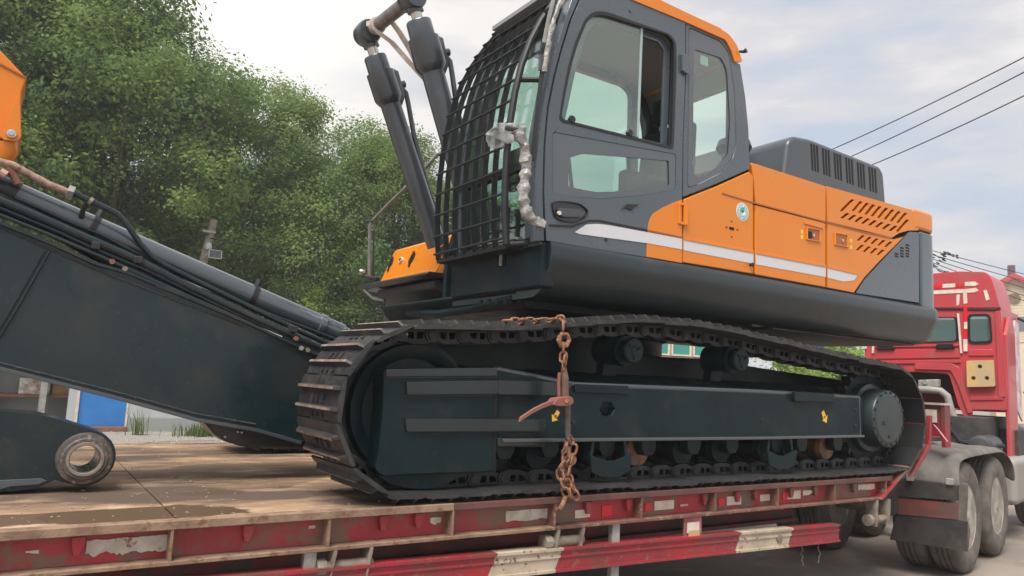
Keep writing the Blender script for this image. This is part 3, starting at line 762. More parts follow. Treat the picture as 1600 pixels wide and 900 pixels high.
c2 = at(1456, 650, 0, 7.34); obj('notice_plate', box((7.335, c2.y - .045, c2.z - .06), (7.347, c2.y + .06, c2.z + .06)), reftape, hb)
obj('headboard_post', box((7.33, min(c0.y, c1.y) - .005, 1.2), (7.43, min(c0.y, c1.y) + .03, c0.z)), red_rail, hb)
a_, b_ = at(1462, 666, 0, 7.25), at(1478, 687, 0, 7.25)
obj('release_handle', MB().ribbon([a_, b_], .055, .025, (0, .7, .7)), mat('pink painted bar', (.62, .30, .32), .5, c2=(.5, .22, .25), sc=12), tr, bevel=.005)
# trailer wheels and the deck mud
def wheel(parent, cx, y0, w, r, mt=Matrix.Identity(4), cz=None):
    cz = r if cz is None else cz
    g = MB(); pr = []
    R1 = r; ri = r * .56
    g.lathe((cx, y0 + w / 2, cz), [(ri, -w * .42), (ri + .03, -w * .47), (r * .80, -w * .52), (r * .93, -w * .47), (r * .985, -w * .38), (r, -w * .30), (r, -w * .19), (r - .016, -w * .18), (r - .016, -w * .14), (r + .002, -w * .13),
                                   (r + .002, -w * .02), (r - .016, -w * .01), (r - .016, w * .03), (r + .002, w * .04), (r + .002, w * .15), (r - .016, w * .16), (r - .016, w * .2), (r, w * .21), (r, w * .30), (r * .985, w * .38), (r * .93, w * .47), (r * .80, w * .52), (ri + .03, w * .47), (ri, w * .42)], seg=44, open_=True)
    # shoulder lugs
    for k in range(44):
        a = 2 * math.pi * k / 44
        for s_ in ():
            b = MB().box((-.018, s_ * w * .24, r - .012), (.018, s_ * w * .46, r + .008 - .0))
            M_ = Matrix.Translation((cx, y0 + w / 2, cz)) @ Matrix.Rotation(a, 4, 'Y')
            g.add([M_ @ Vector(p) for p in b.v], b.f)
    t = obj('tyre', g, rubber, parent, angle=40)
    g = MB(); g.lathe((cx, y0, cz), [(ri + .012, .02), (ri, .015), (ri - .01, .05), (ri - .03, .07), (r * .34, .10), (r * .30, .135), (r * .18, .135), (r * .17, .05), (r * .10, .02), (.0, .01)], seg=32)
    rm = obj('rim', g, rimm, parent)
    g = MB()
    for k in range(10):
        a = 2 * math.pi * k / 10; q = (cx + r * .25 * math.cos(a), cz + r * .25 * math.sin(a)); g.tube([(q[0], y0 + .09, q[1]), (q[0], y0 + .135, q[1])], .016, 6)
    obj('wheel_nut', tag_stuff(g), winchm, rm)
def tag_stuff(g): return g
for x_ in (-2.7, -1.6):
    for y_ in (3.75, 6.1): wheel(tr, x_, y_, .24, .38)
def puddle(cx, cy, a, b, m_, seed, nm='mud_puddle', z=DZ + .004):
    r = random.Random(seed); pts = []
    for i in range(64):
        w = 2 * math.pi * i / 64
        k = 1 + .28 * noise.noise((math.cos(w) * 1.6 + seed, math.sin(w) * 1.6, 0)) + .12 * noise.noise((math.cos(w) * 6 + seed, math.sin(w) * 6, 1))
        pts.append((cx + a * k * math.cos(w), cy + b * k * math.sin(w)))
    o = obj(nm, MB().prism(pts, z, z + .002, ax=2), m_, tr, angle=0); tag(o, kind='stuff')
# crumbs of dried mud on the deck
g = MB(); r = random.Random(5)
for i in range(700):
    x_, y_, q_ = r.uniform(-.2, 2.4), 3.5 + 3.1 * r.random() ** 1.2, r.uniform(.002, .008) * (1 if r.random() < .95 else 2)
    z_ = DZ + .001; a = r.uniform(0, 3)
    P = [(x_ + q_ * math.cos(a + k * 1.57) * r.uniform(.6, 1.3), y_ + q_ * math.sin(a + k * 1.57) * r.uniform(.6, 1.3), z_) for k in range(4)] + [(x_, y_, z_ + q_ * .6)]
    g.add(P, [(0, 1, 4), (1, 2, 4), (2, 3, 4), (3, 0, 4)])
tag(obj('mud_crumbs', g, mat('dried mud crumbs', (.24, .165, .11), .95, c2=(.33, .24, .16), sc=7), tr, angle=0), kind='stuff')

# ================================================================== TRUCK TRACTOR
TY = R_(12); TO = Vector((7.86, 3.62, 0))
ta = Vector((math.cos(TY), math.sin(TY), 0)); tb = Vector((-ta.y, ta.x, 0))
tk = thing('truck_tractor', tuple(TO), 'red tractor truck coupled to the trailer, seen from behind', 'truck', rot=TY, local=True)
def T(s, pts):                     # pixels on the truck's cross plane at distance s -> (lateral, z)
    r = []
    for u, v in pts:
        d = ray(u, v); t = ((TO - CAM).dot(ta) + s) / d.dot(ta); p = CAM + d * t - TO
        r.append((p.dot(tb), p.z))
    return r
CS = 2.6
px = lambda nm, pts, s0, s1, m_, par=tk, **k: obj(nm, MB().prism(T(CS, pts), s0, s1, ax=0), m_, par, **k)
# lower body with wheel arch cut
L0, Z0 = T(CS, [(1563, 482)])[0]
Lr = T(CS, [(1352, 520)])[0][0]
body = T(CS, [(1563, 482), (1566, 520), (1570, 560), (1573, 600), (1572, 641), (1545, 640), (1519, 640), (1518, 652), (1506, 650), (1497, 632), (1483, 584), (1431, 581), (1352, 580), (1350, 520), (1350, 482)])
win1 = T(CS, [(1368, 497), (1494, 496), (1496, 533), (1368, 537)]); win2 = T(CS, [(1514, 493), (1546, 493), (1549, 534), (1515, 535)])
w1, w2 = rp(win1, .05), rp(win2, .05)
cb = obj('cab_rear_wall', MB().prism([rp(body, [.06, 0, 0, 0, .02, 0, 0, 0, 0, .02, .05, 0, 0, 0, .04]), w1, w2], CS, CS + .05, ax=0), truckred, tk, bevel=.008)
for w_, nm in ((w1, 'rear_window'), (w2, 'side_rear_window')):
    o = obj(nm, MB().prism([grow(w_, .022), grow(w_, -.012)], CS - .012, CS + .02, ax=0), blackm, tk)
    obj('pane', MB().prism(w_, CS + .015, CS + .02, ax=0), glass('truck glass', (.80, .90, .86), .30, rough=.08), o)
Lx = L0
zb_ = T(CS, [(1545, 641)])[0][1]
shell = MB()
Zt = T(CS, [(1500, 424)])[0][1]; Zm = T(CS, [(1480, 482)])[0][1]
shell.box((CS + .05, Lx, zb_), (CS + 1.1, Lx + .05, Zm)); shell.box((CS + .05, Lr - .05, zb_), (CS + 1.1, Lr, Zm)); shell.box((CS + 1.05, Lx + .05, zb_), (CS + 1.1, Lr - .05, zb_ + .7)); shell.box((CS + .05, Lx + .05, zb_ - .02), (CS + 1.1, Lr - .05, zb_))
obj('cab_shell', shell, truckred, tk, bevel=.02)
obj('windscreen', box((CS + 1.06, Lx + .1, zb_ + .75), (CS + 1.075, Lr - .1, Zm - .05)), glass('truck glass', (.80, .90, .86), .30, rough=.08), tk)
obj('cab_seat', box((CS + .7, Lx + .3, 1.7), (CS + .85, Lr - .3, 2.35)), seatm, tk, bevel=.05)
# high roof
rp1 = T(CS, [(1563, 481), (1556, 455), (1549, 434), (1541, 425), (1500, 424), (1462, 427), (1425, 431), (1395, 440), (1352, 470), (1350, 481)])
rf = MB().prism(rp(rp1, [.02, 0, .04, .06, 0, 0, 0, 0, .05, .02]), CS - .01, CS + .5, ax=0)
obj('roof_fairing', rf, truckred, tk, bevel=.03, seg=3)
rf = MB().prism([(p[0] * .96 + .05, p[1] if p[1] < Zm + .1 else p[1] + .03) for p in rp1], CS + .5, CS + 1.0, ax=0)
obj('roof_front', rf, truckred, tk, bevel=.04)
obj('roof_seam', MB().prism(T(CS, [(1463, 482), (1562, 483), (1562, 485), (1463, 484)]), CS - .014, CS, ax=0), blackm, tk)
obj('roof_crease', MB().prism(T(CS, [(1497, 427), (1503, 427), (1502, 447), (1498, 447)]), CS - .016, CS - .008, ax=0), truckred, tk, bevel=.004)
# pressed panels of the rear wall
for nm, pts, d_ in (('pressed_panel', [(1370, 547), (1497, 545), (1501, 559), (1368, 561)], .018), ('pressed_panel', [(1514, 546), (1551, 546), (1553, 556), (1513, 556)], .018),
                    ('pressed_rib', [(1368, 540), (1498, 538), (1499, 541), (1368, 543)], .02), ('pressed_rib', [(1368, 564), (1500, 562), (1502, 567), (1368, 569)], .02),
                    ('arch_trim', [(1430, 568), (1488, 568), (1500, 575), (1512, 618), (1520, 645), (1513, 646), (1497, 600), (1486, 579), (1430, 577)], .028),
                    ('pressed_panel', [(1516, 620), (1568, 620), (1568, 625), (1516, 626)], .015),
                    ('corner_post', [(1555, 486), (1562, 486), (1571, 620), (1561, 622)], .02)):
    obj(nm, MB().prism(rp(T(CS, pts), .015), CS - d_, CS + .01, ax=0), truckred, tk, bevel=.007)
for pts in ([(1372, 540), (1396, 539), (1399, 546), (1371, 547)], [(1465, 538), (1490, 537), (1493, 544), (1463, 545)]):
    obj('rubber_block', MB().prism(T(CS, pts), CS - .05, CS, ax=0), blackm, tk, bevel=.005)
for pts in ([(1473, 444), (1493, 443), (1493, 449), (1473, 450)], [(1508, 441), (1524, 440), (1530, 444), (1524, 447), (1508, 447)],
            [(1440, 455), (1508, 452), (1525, 450), (1530, 454), (1524, 457), (1500, 458), (1440, 461)], [(1495, 461), (1500, 460), (1499, 476), (1495, 478)],
            [(1505, 457), (1511, 457), (1512, 474), (1506, 475)], [(1537, 454), (1542, 453), (1547, 468), (1541, 470)],
            [(1507, 503), (1512, 503), (1512, 514), (1507, 514)], [(1506, 530), (1512, 530), (1512, 549), (1506, 549)], [(1353, 527), (1356, 527), (1355, 545), (1352, 545)],
            [(1496, 490), (1499, 490), (1504, 552), (1501, 552)], [(1364, 528), (1367, 528), (1366, 552), (1363, 552)]):
    hi_ = pts[0][1] < 481
    obj('reflective_tape', MB().prism(T(CS, pts), CS - (.0155 if hi_ else .024), CS - (.010 if hi_ else -.001), ax=0), reftape, tk, angle=0)
for pts in ([(1440, 444), (1472, 444), (1472, 451), (1440, 451)], [(1494, 443), (1507, 442), (1507, 448), (1494, 449)], [(1506, 478), (1512, 478), (1512, 502), (1507, 502)], [(1507, 515), (1512, 515), (1512, 529), (1507, 529)]):
    hi_ = pts[0][1] < 470
    obj('red_tape', MB().prism(T(CS, pts), CS - (.0155 if hi_ else .024), CS - (.010 if hi_ else -.001), ax=0), redtape, tk, angle=0)
# yellow plate with three holes
yp = rp(T(CS, [(1512, 564), (1554, 563), (1557, 604), (1513, 605)]), .02)
hol = []
for u, v in ((1533, 573), (1523, 591), (1544, 591)):
    c = T(CS, [(u, v)])[0]; hol.append([(c[0] + .026 * math.cos(a * .628), c[1] + .026 * math.sin(a * .628)) for a in range(10)])
yo = obj('hose_plate', MB().prism([yp] + hol, CS - .07, CS - .03, ax=0), yellowp, tk, bevel=.006)
obj('hose_plate_back', MB().prism(yp, CS - .03, CS + .0, ax=0), brownm, yo)
# air intake pipe, chassis and engine behind the trailer neck
def Tp(s, u, v):
    l, z = T(s, [(u, v)])[0]; return (s, l, z)
obj('air_pipe', MB().tube([Tp(2.0, 1420, 609), Tp(2.0, 1452, 609), Tp(2.0, 1470, 611), Tp(2.0, 1480, 619), Tp(2.0, 1485, 638), Tp(2.0, 1491, 655), Tp(2.0, 1500, 675), Tp(2.0, 1504, 695)], .045, 12), mat('grey duct', (.30, .29, .27), .5, c2=(.24, .22, .20), sc=8), tk)
obj('coupling_box', MB().prism(T(2.2, [(1438, 594), (1470, 593), (1470, 605), (1438, 606)]), 2.1, 2.2, ax=0), galv, tk, bevel=.01)
obj('coupling_ring', MB().cyl(Tp(2.08, 1445, 597), Tp(2.18, 1445, 597), .03), chrome, tk)
ch = MB(); ch.box((-1.2, .45, .55), (3.8, .53, .85)); ch.box((-1.2, 1.35, .55), (3.8, 1.43, .85)); ch.box((1.9, .3, .9), (3.6, 1.6, 1.45)); ch.box((2.9, .1, .6), (3.9, .7, 1.3))
obj('chassis', ch, mat('chassis grime', (.03, .03, .031), .7, c2=(.06, .055, .05), sc=6), tk, bevel=.01)
for (s, u0, v0, u1, v1) in ((1.9, 1478, 640, 1500, 690), (2.0, 1500, 650, 1520, 700), (2.1, 1520, 655, 1548, 700), (1.8, 1485, 660, 1478, 700), (1.9, 1505, 690, 1570, 697)):
    a, b = Vector(Tp(s, u0, v0)), Vector(Tp(s, u1, v1)); mdd = a.lerp(b, .5) + Vector((0, .05, -.02))
    obj('hose', MB().tube([a, a.lerp(mdd, .5), mdd, b], .022, 7), cableb, tk)
obj('air_tank', MB().lathe((1.6, .25, 1.12), [(0, -.02), (.10, 0), (.13, .04), (.13, .55), (.10, .6), (0, .62)], ax=0, seg=20), mat('grimy tank', (.05, .05, .052), .5), tk)
obj('fuel_tank', box((2.3, .02, .42), (3.4, .5, .98)), mat('dusty tank', (.30, .28, .26), .5), tk, bevel=.08, seg=3)
# cab corner, step, side trims seen edge on at the right
obj('side_deflector', MB().prism([(CS + .06, .9), (CS + .55, .9), (CS + .55, 2.6), (CS + .3, 2.75), (CS + .06, 2.5)], Lx - .05, Lx - .002), truckred, tk, bevel=.015)
obj('side_pale_panel', MB().prism([(CS + .62, 1.6), (CS + 1.0, 1.4), (CS + 1.0, 2.72), (CS + .75, 2.74)], Lx - .02, Lx - .001), mat('pale side tone', (.72, .66, .68), .3, c2=(.55, .30, .34), sc=6), tk)  # pale pinkish white plate on the cab side
mr_ = MB(); a = Vector((CS + .95, Lx - .02, 2.78)); mr_.tube([a, a + Vector((.3, -.22, -.12)), a + Vector((.3, -.25, -.8)), a + Vector((.1, -.02, -1.0))], .018, 8)
mo = obj('mirror_arm', mr_, blackm, tk)
obj('mirror', box((CS + 1.17, Lx - .36, 2.15), (CS + 1.29, Lx - .16, 2.60)), blackm, mo, bevel=.04)
obj('steps', box((CS + .9, Lx - .06, .45), (CS + 1.8, Lx + .3, 1.35)), mat('grey step moulding', (.20, .19, .19), .6), tk, bevel=.03)
# wheels: dual tyres on two driven axles
WR = .525
for s in (.0, 1.22):
    wheel(tk, s, .0, .27, WR); wheel(tk, s, .29, .27, WR)
    wheel(tk, s, 1.22, .27, WR); wheel(tk, s, 1.51, .27, WR)
wheel(tk, 4.1, .02, .30, WR)
obj('axle', MB().cyl((0, .5, WR), (0, 1.3, WR), .09), winchm, tk); obj('axle', MB().cyl((1.22, .5, WR), (1.22, 1.3, WR), .09), winchm, tk)
# mudguard, mat, flap
mg = MB()
pr = [(-.62, .78), (-.60, .92), (-.50, 1.06), (-.30, 1.12), (.3, 1.14), (1.2, 1.14), (1.55, 1.12), (1.78, 1.0), (1.84, .75)]
gm = MB(); n = len(pr); r = random.Random(2); cols = 9; vs = []
for i, (s_, z_) in enumerate(pr):
    for j in range(cols):
        l = -.05 + .66 * j / (cols - 1); edge = (j == 0)
        dz_ = r.uniform(-.025, .025) - (.05 if edge else 0)
        vs.append((s_ + r.uniform(-.02, .02), l + (r.uniform(-.02, .03) if edge else 0), z_ + dz_ + .03))
fs = [(i * cols + j, i * cols + j + 1, (i + 1) * cols + j + 1, (i + 1) * cols + j) for i in range(n - 1) for j in range(cols - 1)]
gm.add(vs, fs); o = obj('mudguard_mat', gm, matm, tk, angle=180)
so_ = o.modifiers.new('thick', 'SOLIDIFY'); so_.thickness = .018
ss = o.modifiers.new('sub', 'SUBSURF'); ss.levels = ss.render_levels = 2
FS = -.64
fq = lambda pts: T(FS, pts)
obj('flap_bar', MB().prism(rp(fq([(1405, 746), (1497, 757), (1499, 782), (1401, 776)]), .02), FS - .02, FS + .04, ax=0), flapm, tk, bevel=.02, seg=3)
obj('flap_stripe', MB().prism(fq([(1401, 777), (1498, 787), (1497, 812), (1401, 803)]), FS - .008, FS + .01, ax=0), flapred, tk)
obj('mudflap', MB().prism(fq([(1400, 804), (1497, 812), (1512, 815), (1512, 862), (1390, 843)]), FS - .002, FS + .014, ax=0), flapm, tk, bevel=.003)
obj('flap_wing', MB().prism(rp(fq([(1498, 755), (1511, 756), (1509, 812), (1514, 828), (1511, 860), (1497, 812)]), .02), FS + .0, FS + .05, ax=0), rubber, tk, bevel=.015)
for u, v in ((1422, 747), (1484, 753)):
    a = Vector(Tp(FS - .03, u, v)); obj('flap_clamp', box((a.x - .02, a.y - .03, a.z - .025), (a.x + .03, a.y + .03, a.z + .03)), galv, tk, bevel=.004)

# ================================================================== EXCAVATOR
ex = thing('crawler_excavator', (4.0, 4.9, 1.0), 'orange and slate grey crawler excavator without its boom, chained on the trailer', 'excavator')
YS = 3.53
# ---------------- tracks
TIPS = [(6.20, 1.952), (5.46, 1.957), (4.96, 2.026), (4.5, 2.075), (4.0, 2.100), (3.6, 2.118), (3.25, 2.107), (2.88, 2.052), (2.6, 2.0), (2.285, 1.965), (1.88, 1.948), (1.76, 1.946)]
OFFS = .085
def trackpath(top):
    C1, C2 = Vector((1.765, 1.47)), Vector((6.215, 1.465)); R1, R2 = .475, .475
    P = [Vector(p) for p in top]
    for k in range(1, 24):
        a = R_(90 + 180 * k / 24); P.append(C1 + Vector((math.cos(a), math.sin(a))) * R1)
    P.append(Vector((1.9, .998))); P.append(Vector((6.05, 1.0)))
    for k in range(1, 24):
        a = R_(-88 + 176 * k / 24); P.append(C2 + Vector((math.cos(a), math.sin(a))) * R2)
    # inward offset
    n = len(P); Q = []
    for i, p in enumerate(P):
        t = (P[(i + 1) % n] - P[i - 1]).normalized(); nn = Vector((t.y, -t.x)) * -1   # travelling -x on top: interior is to the left
        Q.append(p + nn * OFFS)
    # smooth twice
    for _ in range(2): Q = [(Q[i - 1] + Q[i] * 2 + Q[(i + 1) % n]) / 4 for i in range(n)]
    return Q
def walk(Q, count):
    n = len(Q); seg = [(Q[(i + 1) % n] - Q[i]).length for i in range(n)]; tot = sum(seg); out_ = []
    for k in range(count):
        d = tot * k / count; i = 0
        while d > seg[i]: d -= seg[i]; i = (i + 1) % n
        a, b = Q[i], Q[(i + 1) % n]; p = a.lerp(b, d / seg[i]); out_.append((p, (b - a).normalized()))
    return out_, tot
# shoe in local frame: x along travel, y across (0..0.6), z outward
SW = .60
def shoe_mesh():
    g = MB()
    pl_ = [(-.100, .035), (-.108, .050), (-.085, .058), (.085, .058), (.104, .046), (.104, .036), (.085, .046), (-.08, .046)]
    ch = .035
    for (y0, y1, c0, c1) in ((0, SW, 0, 0),):
        g.prism([(-.108, .034), (-.112, .046), (-.080, .056), (.080, .056), (.106, .046), (.106, .034)], y0, y1)
    g.mi = [0] * len(g.f); g.mi[7] = 2  # inner face in void black: shade inside the loop put into the colour
    for gx, h_ in ((-.052, .086), (.050, .086)):
        k0 = len(g.f); b = len(g.v)
        vs = []
        for y_, hh in ((.004, .062), (.035, h_), (SW - .035, h_), (SW - .004, .062)):
            vs += [(gx - .013, y_, .054), (gx - .007, y_, hh), (gx + .007, y_, hh), (gx + .013, y_, .054)]
        fs = []
        for i in range(3):
            for j in range(3): fs.append((i * 4 + j, i * 4 + j + 1, (i + 1) * 4 + j + 1, (i + 1) * 4 + j))
        fs += [(3, 2, 1, 0), (12, 13, 14, 15)]
        g.add(vs, fs)
        mi = [0] * 11; mi[4] = 1
        g.mi[k0:] = mi
    for y_ in (.22, .29, .37):           # bolt heads / slots between the bars
        k0 = len(g.f); g.box((-.018, y_, .0555), (.022, y_ + .022, .068)); g.mi[k0:] = [0] * 6
        k0 = len(g.f); g.box((.072, y_ + .004, .0545), (.098, y_ + .03, .0575)); g.mi[k0:] = [2] * 6
    return mesh_of('track_shoe', g, [steel_tr, tip_m, voidm], angle=30)
def link_mesh():
    g = MB()
    o = rp([(-.125, -.028), (-.07, -.045), (.02, -.045), (.05, -.030), (.105, -.030), (.125, .0), (.100, .036), (-.02, .036), (-.05, .036), (-.098, .036)], .015, 2)
    h1 = rp([(-.045, -.018), (-.012, -.018), (-.012, .020), (-.055, .020)], .008, 2)
    h2 = rp([(.006, -.018), (.045, -.012), (.055, .020), (.006, .020)], .008, 2)
    g.prism([o, h1[::-1], h2[::-1]], .205, .228); g.prism([o, h1[::-1], h2[::-1]], .372, .395)
    g.tube([(-.1, .19, 0), (-.1, .41, 0)], .026, 10)
    g.tube([(-.1, .192, 0), (-.1, .404, 0)], .040, 12)
    return mesh_of('track_link', g, link_m)
shoeM, linkM = shoe_mesh(), link_mesh()
def frame_mtx(p, t, y):
    # x axis = travel direction, z axis = outward
    xax = Vector((t.x, 0, t.y)); zax = Vector((t.y, 0, -t.x)) 
    # travelling towards -x on the top run: outward is +z
    yax = zax.cross(xax)
    M_ = Matrix((xax, yax, zax)).transposed().to_4x4(); M_.translation = Vector((p.x, y, p.y)); return M_
def build_track(y0, side, links):
    top = TIPS if side < 0 else [(6.2, 1.95), (5.2, 2.0), (4.4, 2.03), (3.3, 2.03), (2.4, 1.98), (1.76, 1.946)]
    Q = trackpath(top); st, tot = walk(Q, 57)
    tkp = bpy.data.objects.new('track', None); COL.objects.link(tkp); tkp.parent = ex; ORG[tkp.name] = ORG[ex.name]
    if side > 0: tkp['label'] = 'far side track, mostly hidden behind the near one'
    for p, t in st:
        M_ = frame_mtx(p, t, 0)
        # local y points where?  keep shoes spanning y0..y0+SW
        yv = M_.col[1].y
        M_.translation.y = y0 if yv > 0 else y0 + SW
        jit = Matrix.Rotation(rnd.uniform(-.012, .012), 4, 'X')
        piece('track_shoe', shoeM, tkp, M_ @ jit)
        if links: piece('track_link', linkM, tkp, M_)
    return tkp
trk = build_track(EY + .0, -1, True)
trk2 = build_track(5.8, 1, False)

def track_frame(y0, s, nm):
    """s=+1: frame whose outer face is at y0 and extends to +y; s=-1 mirrored for the far side"""
    Y = lambda d: y0 + s * d
    cover = S(3.5, [(600, 576), (598, 640), (592, 700), (585, 735), (600, 745), (640, 742), (700, 740), (772, 738), (778, 690), (778, 574)])
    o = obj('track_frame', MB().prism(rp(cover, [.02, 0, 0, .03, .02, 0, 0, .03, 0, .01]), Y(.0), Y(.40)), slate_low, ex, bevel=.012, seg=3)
    beam = S(3.5, [(777, 575), (900, 600), (1190, 611), (1346, 619), (1350, 624), (1350, 676), (1346, 682), (780, 690)])
    hole = S(3.5, [(939, 640), (944, 629), (957, 629), (963, 640), (957, 650), (944, 650)])
    obj('side_beam', MB().prism([beam, hole[::-1]], Y(.012), Y(.05)), slate_low, ex, bevel=.006)
    obj('side_beam_back', MB().prism([(2.3, 1.315), (5.84, 1.325), (5.82, 1.60), (2.3, 1.66)], Y(.14), Y(.45)), voidm, o)
    # rounded edge flanges top and bottom
    tp = S(3.5, [(778, 575), (900, 600), (1190, 611), (1344, 620)])
    obj('edge_rail', MB().tube([(p[0], Y(.022), p[1] - .004) for p in tp], .016, 10), railm, o)
    bt_ = S(3.5, [(782, 688), (1000, 686), (1200, 684), (1346, 681)])
    obj('edge_rail', MB().ribbon([(p[0], Y(.0), p[1]) for p in bt_], .06, .022, (0, 1, 0)), railm, o, bevel=.006)
    a, b = S(3.5, [(1345, 620), (1347, 680)])
    obj('edge_rail', MB().tube([(a[0], Y(.025), a[1]), (b[0], Y(.025), b[1])], .016, 10), railm, o)
    # sloping top plate
    obj('top_plate', MB().prism([(Y(.012), 1.60), (Y(.20), 1.70), (Y(.52), 1.72), (Y(.52), 1.45), (Y(.06), 1.45)], 2.3, 5.7, ax=0), slate_low, o)
    for pts, d_ in (([(633, 596), (776, 594), (776, 616), (634, 617)], .018), ([(776, 594), (893, 598), (880, 618), (776, 616)], .016),
                    ([(631, 654), (850, 655), (848, 673), (633, 674)], .022), ([(602, 576), (776, 574), (776, 588), (602, 589)], .010),
                    ([(776, 684), (850, 684), (850, 696), (776, 698)], .014)):
        obj('guard_rib', MB().prism(rp(S(3.5, pts), .008), Y(-d_), Y(.02)), ribm, o, bevel=.006)
    for (ua, va, ub, vb) in ((633, 618, 776, 617), (634, 675, 848, 674), (780, 697, 850, 697), (604, 590, 776, 589)):
        p0, p1 = S(3.5, [(ua, va), (ub, vb)]); obj('weld_bead', MB().tube([(p0[0] + (p1[0] - p0[0]) * k / 12, Y(-.001), p0[1] + (p1[1] - p0[1]) * k / 12) for k in range(13)], [.0045 + .001 * (k % 2) for k in range(13)], 6), weldm, o)
    for (ua, va) in ((897, 660), (1190, 655), (1338, 640), (1338, 665)):
        p0 = S(3.5, [(ua, va)])[0]; obj('plate_bolt', MB().tube([(p0[0], Y(.0), p0[1]), (p0[0], Y(.014), p0[1])], .010, 6), weldm, o)
    obj('seam', MB().prism(S(3.5, [(771, 572), (774, 572), (774, 737), (771, 738)]), Y(-.003), Y(.0)), voidm, o, angle=0)
    low = S(3.5, [(592, 745), (612, 757), (640, 765), (672, 767), (690, 764), (722, 748), (745, 743), (745, 739), (600, 741)])
    obj('lower_guard', MB().prism(low, Y(.03), Y(.05)), slate_low, ex, bevel=.004)
    # roller blocks, rollers, guards
    for i, u in enumerate((797, 868, 957, 1022, 1093, 1153, 1223, 1262, 1318)):
        cx = at(u, 700, 1, 3.5).x
        blk = [(cx - .065, 1.32), (cx + .065, 1.32), (cx + .065, 1.245), (cx + .035, 1.20), (cx - .035, 1.20), (cx - .065, 1.245)]
        ob = obj('roller_bracket', MB().prism(blk, Y(.045), Y(.12)), slate_low, ex, bevel=.008)
        r_ = MB().lathe((cx - .01, Y(.13), 1.222), [(.03, 0), (.098, s * .01), (.105, s * .05), (.09, s * .07), (.085, s * .2), (.105, s * .22), (.098, s * .26), (.03, s * .27)], seg=26)
        obj('track_roller', r_, slate_low if i not in (3, 8) else mat('bare rusty roller', (.34, .15, .06), .6, c2=(.12, .09, .07), sc=14), ex, label='track roller with bare orange rust' if i in (3, 8) else None)
    for u in (955, 1223):
        cx = at(u, 715, 1, 3.47).x
        gp = [(cx - .165, 1.225), (cx - .15, 1.12), (cx - .06, 1.085), (cx + .07, 1.085), (cx + .16, 1.12), (cx + .17, 1.225), (cx + .10, 1.205), (cx + .03, 1.185), (cx - .03, 1.185), (cx - .10, 1.205)]
        og = obj('track_guard', MB().prism(gp, Y(-.03), Y(-.012)), slate_low, ex, bevel=.004)
        for k in (-1, 1):
            x_ = cx + k * .125
            obj('guard_arm', MB().prism([(x_ - .012, 1.32), (x_ + .012, 1.32), (x_ + .012 + k * .02, 1.19), (x_ - .012 + k * .02, 1.19)], Y(-.012), Y(.05)), slate_low, og, bevel=.003)
    return o
nf = track_frame(3.5, 1, 'near')
# far frame: a plain box girder of the same outline (only glimpsed between the tracks)
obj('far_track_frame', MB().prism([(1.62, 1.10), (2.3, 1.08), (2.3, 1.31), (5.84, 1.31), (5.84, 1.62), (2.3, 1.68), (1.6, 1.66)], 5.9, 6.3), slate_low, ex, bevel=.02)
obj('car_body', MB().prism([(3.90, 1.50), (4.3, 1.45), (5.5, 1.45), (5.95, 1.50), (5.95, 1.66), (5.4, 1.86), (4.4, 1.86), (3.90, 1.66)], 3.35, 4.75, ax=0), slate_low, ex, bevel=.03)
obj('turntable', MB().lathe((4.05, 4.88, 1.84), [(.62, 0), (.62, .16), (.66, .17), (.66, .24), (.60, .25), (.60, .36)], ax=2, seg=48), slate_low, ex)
obj('inner_leg_shade_sheet', MB().prism(S(4.02, [(600, 640), (610, 560), (640, 522), (780, 524), (930, 522), (962, 536), (1000, 556), (1110, 561), (1150, 568), (1200, 577), (1320, 594), (1345, 612), (1350, 730), (1000, 752), (620, 768)]), 4.02, 4.10), slate_low, ex, bevel=.01)  # leg; its lower part is an added dark sheet for underbody shade
# idlers and final drives
for y0, s in ((3.60, 1), (6.20, -1)):
    g = MB().lathe((1.80, y0, 1.465), [(.06, 0), (.14, 0), (.16, s * .02), (.27, s * .03), (.30, s * .01), (.345, s * .0), (.352, s * .05), (.385, s * .055), (.385, s * .16), (.352, s * .165), (.345, s * .21), (.06, s * .21)], seg=56)
    obj('idler', g, slate_low, ex, angle=25)
    g = MB().lathe((6.16, y0 - s * .02, 1.465), [(.37, s * .07), (.37, s * .17), (.05, s * .17)], seg=44)
    obj('sprocket_disc', g, slate_low, ex)
    # sprocket teeth
    t_ = MB()
    for k in range(21):
        a = 2 * math.pi * k / 21
        b = MB().prism([(-.028, .34), (.028, .34), (.012, .405), (-.012, .405)], y0 + s * .05, y0 + s * .14)
        M_ = Matrix.Translation((6.16, 0, 1.465)) @ Matrix.Rotation(a, 4, 'Y'); t_.add([M_ @ Vector(p) for p in b.v], b.f)
    tag(obj('sprocket_teeth', t_, link_m, ex), kind='stuff')
fdc = MB().lathe((6.14, 3.44, 1.465), [(.0, -.002), (.195, 0), (.205, .006), (.232, .010), (.238, .022), (.246, .15), (.285, .155), (.292, .18), (.292, .26), (.20, .26)], seg=56)
fd = obj('final_drive', fdc, mat('final drive paint', (.014, .027, .030), .42, c2=(.020, .033, .036), sc=3, coat=.3), ex, angle=30)
bo = MB()
for k in range(18):
    a = 2 * math.pi * k / 18; c = (6.14 + .219 * math.cos(a), 1.465 + .219 * math.sin(a)); bo.tube([(c[0], 3.449, c[1]), (c[0], 3.437, c[1])], .009, 6)
obj('cover_bolt', bo, link_m, fd)
bo = MB(); bo.tube([(6.05, 3.436, 1.43), (6.05, 3.447, 1.43)], .02, 8); bo.tube([(6.13, 3.436, 1.32), (6.13, 3.447, 1.32)], .016, 8)
obj('drain_plug', bo, slate_low, fd)
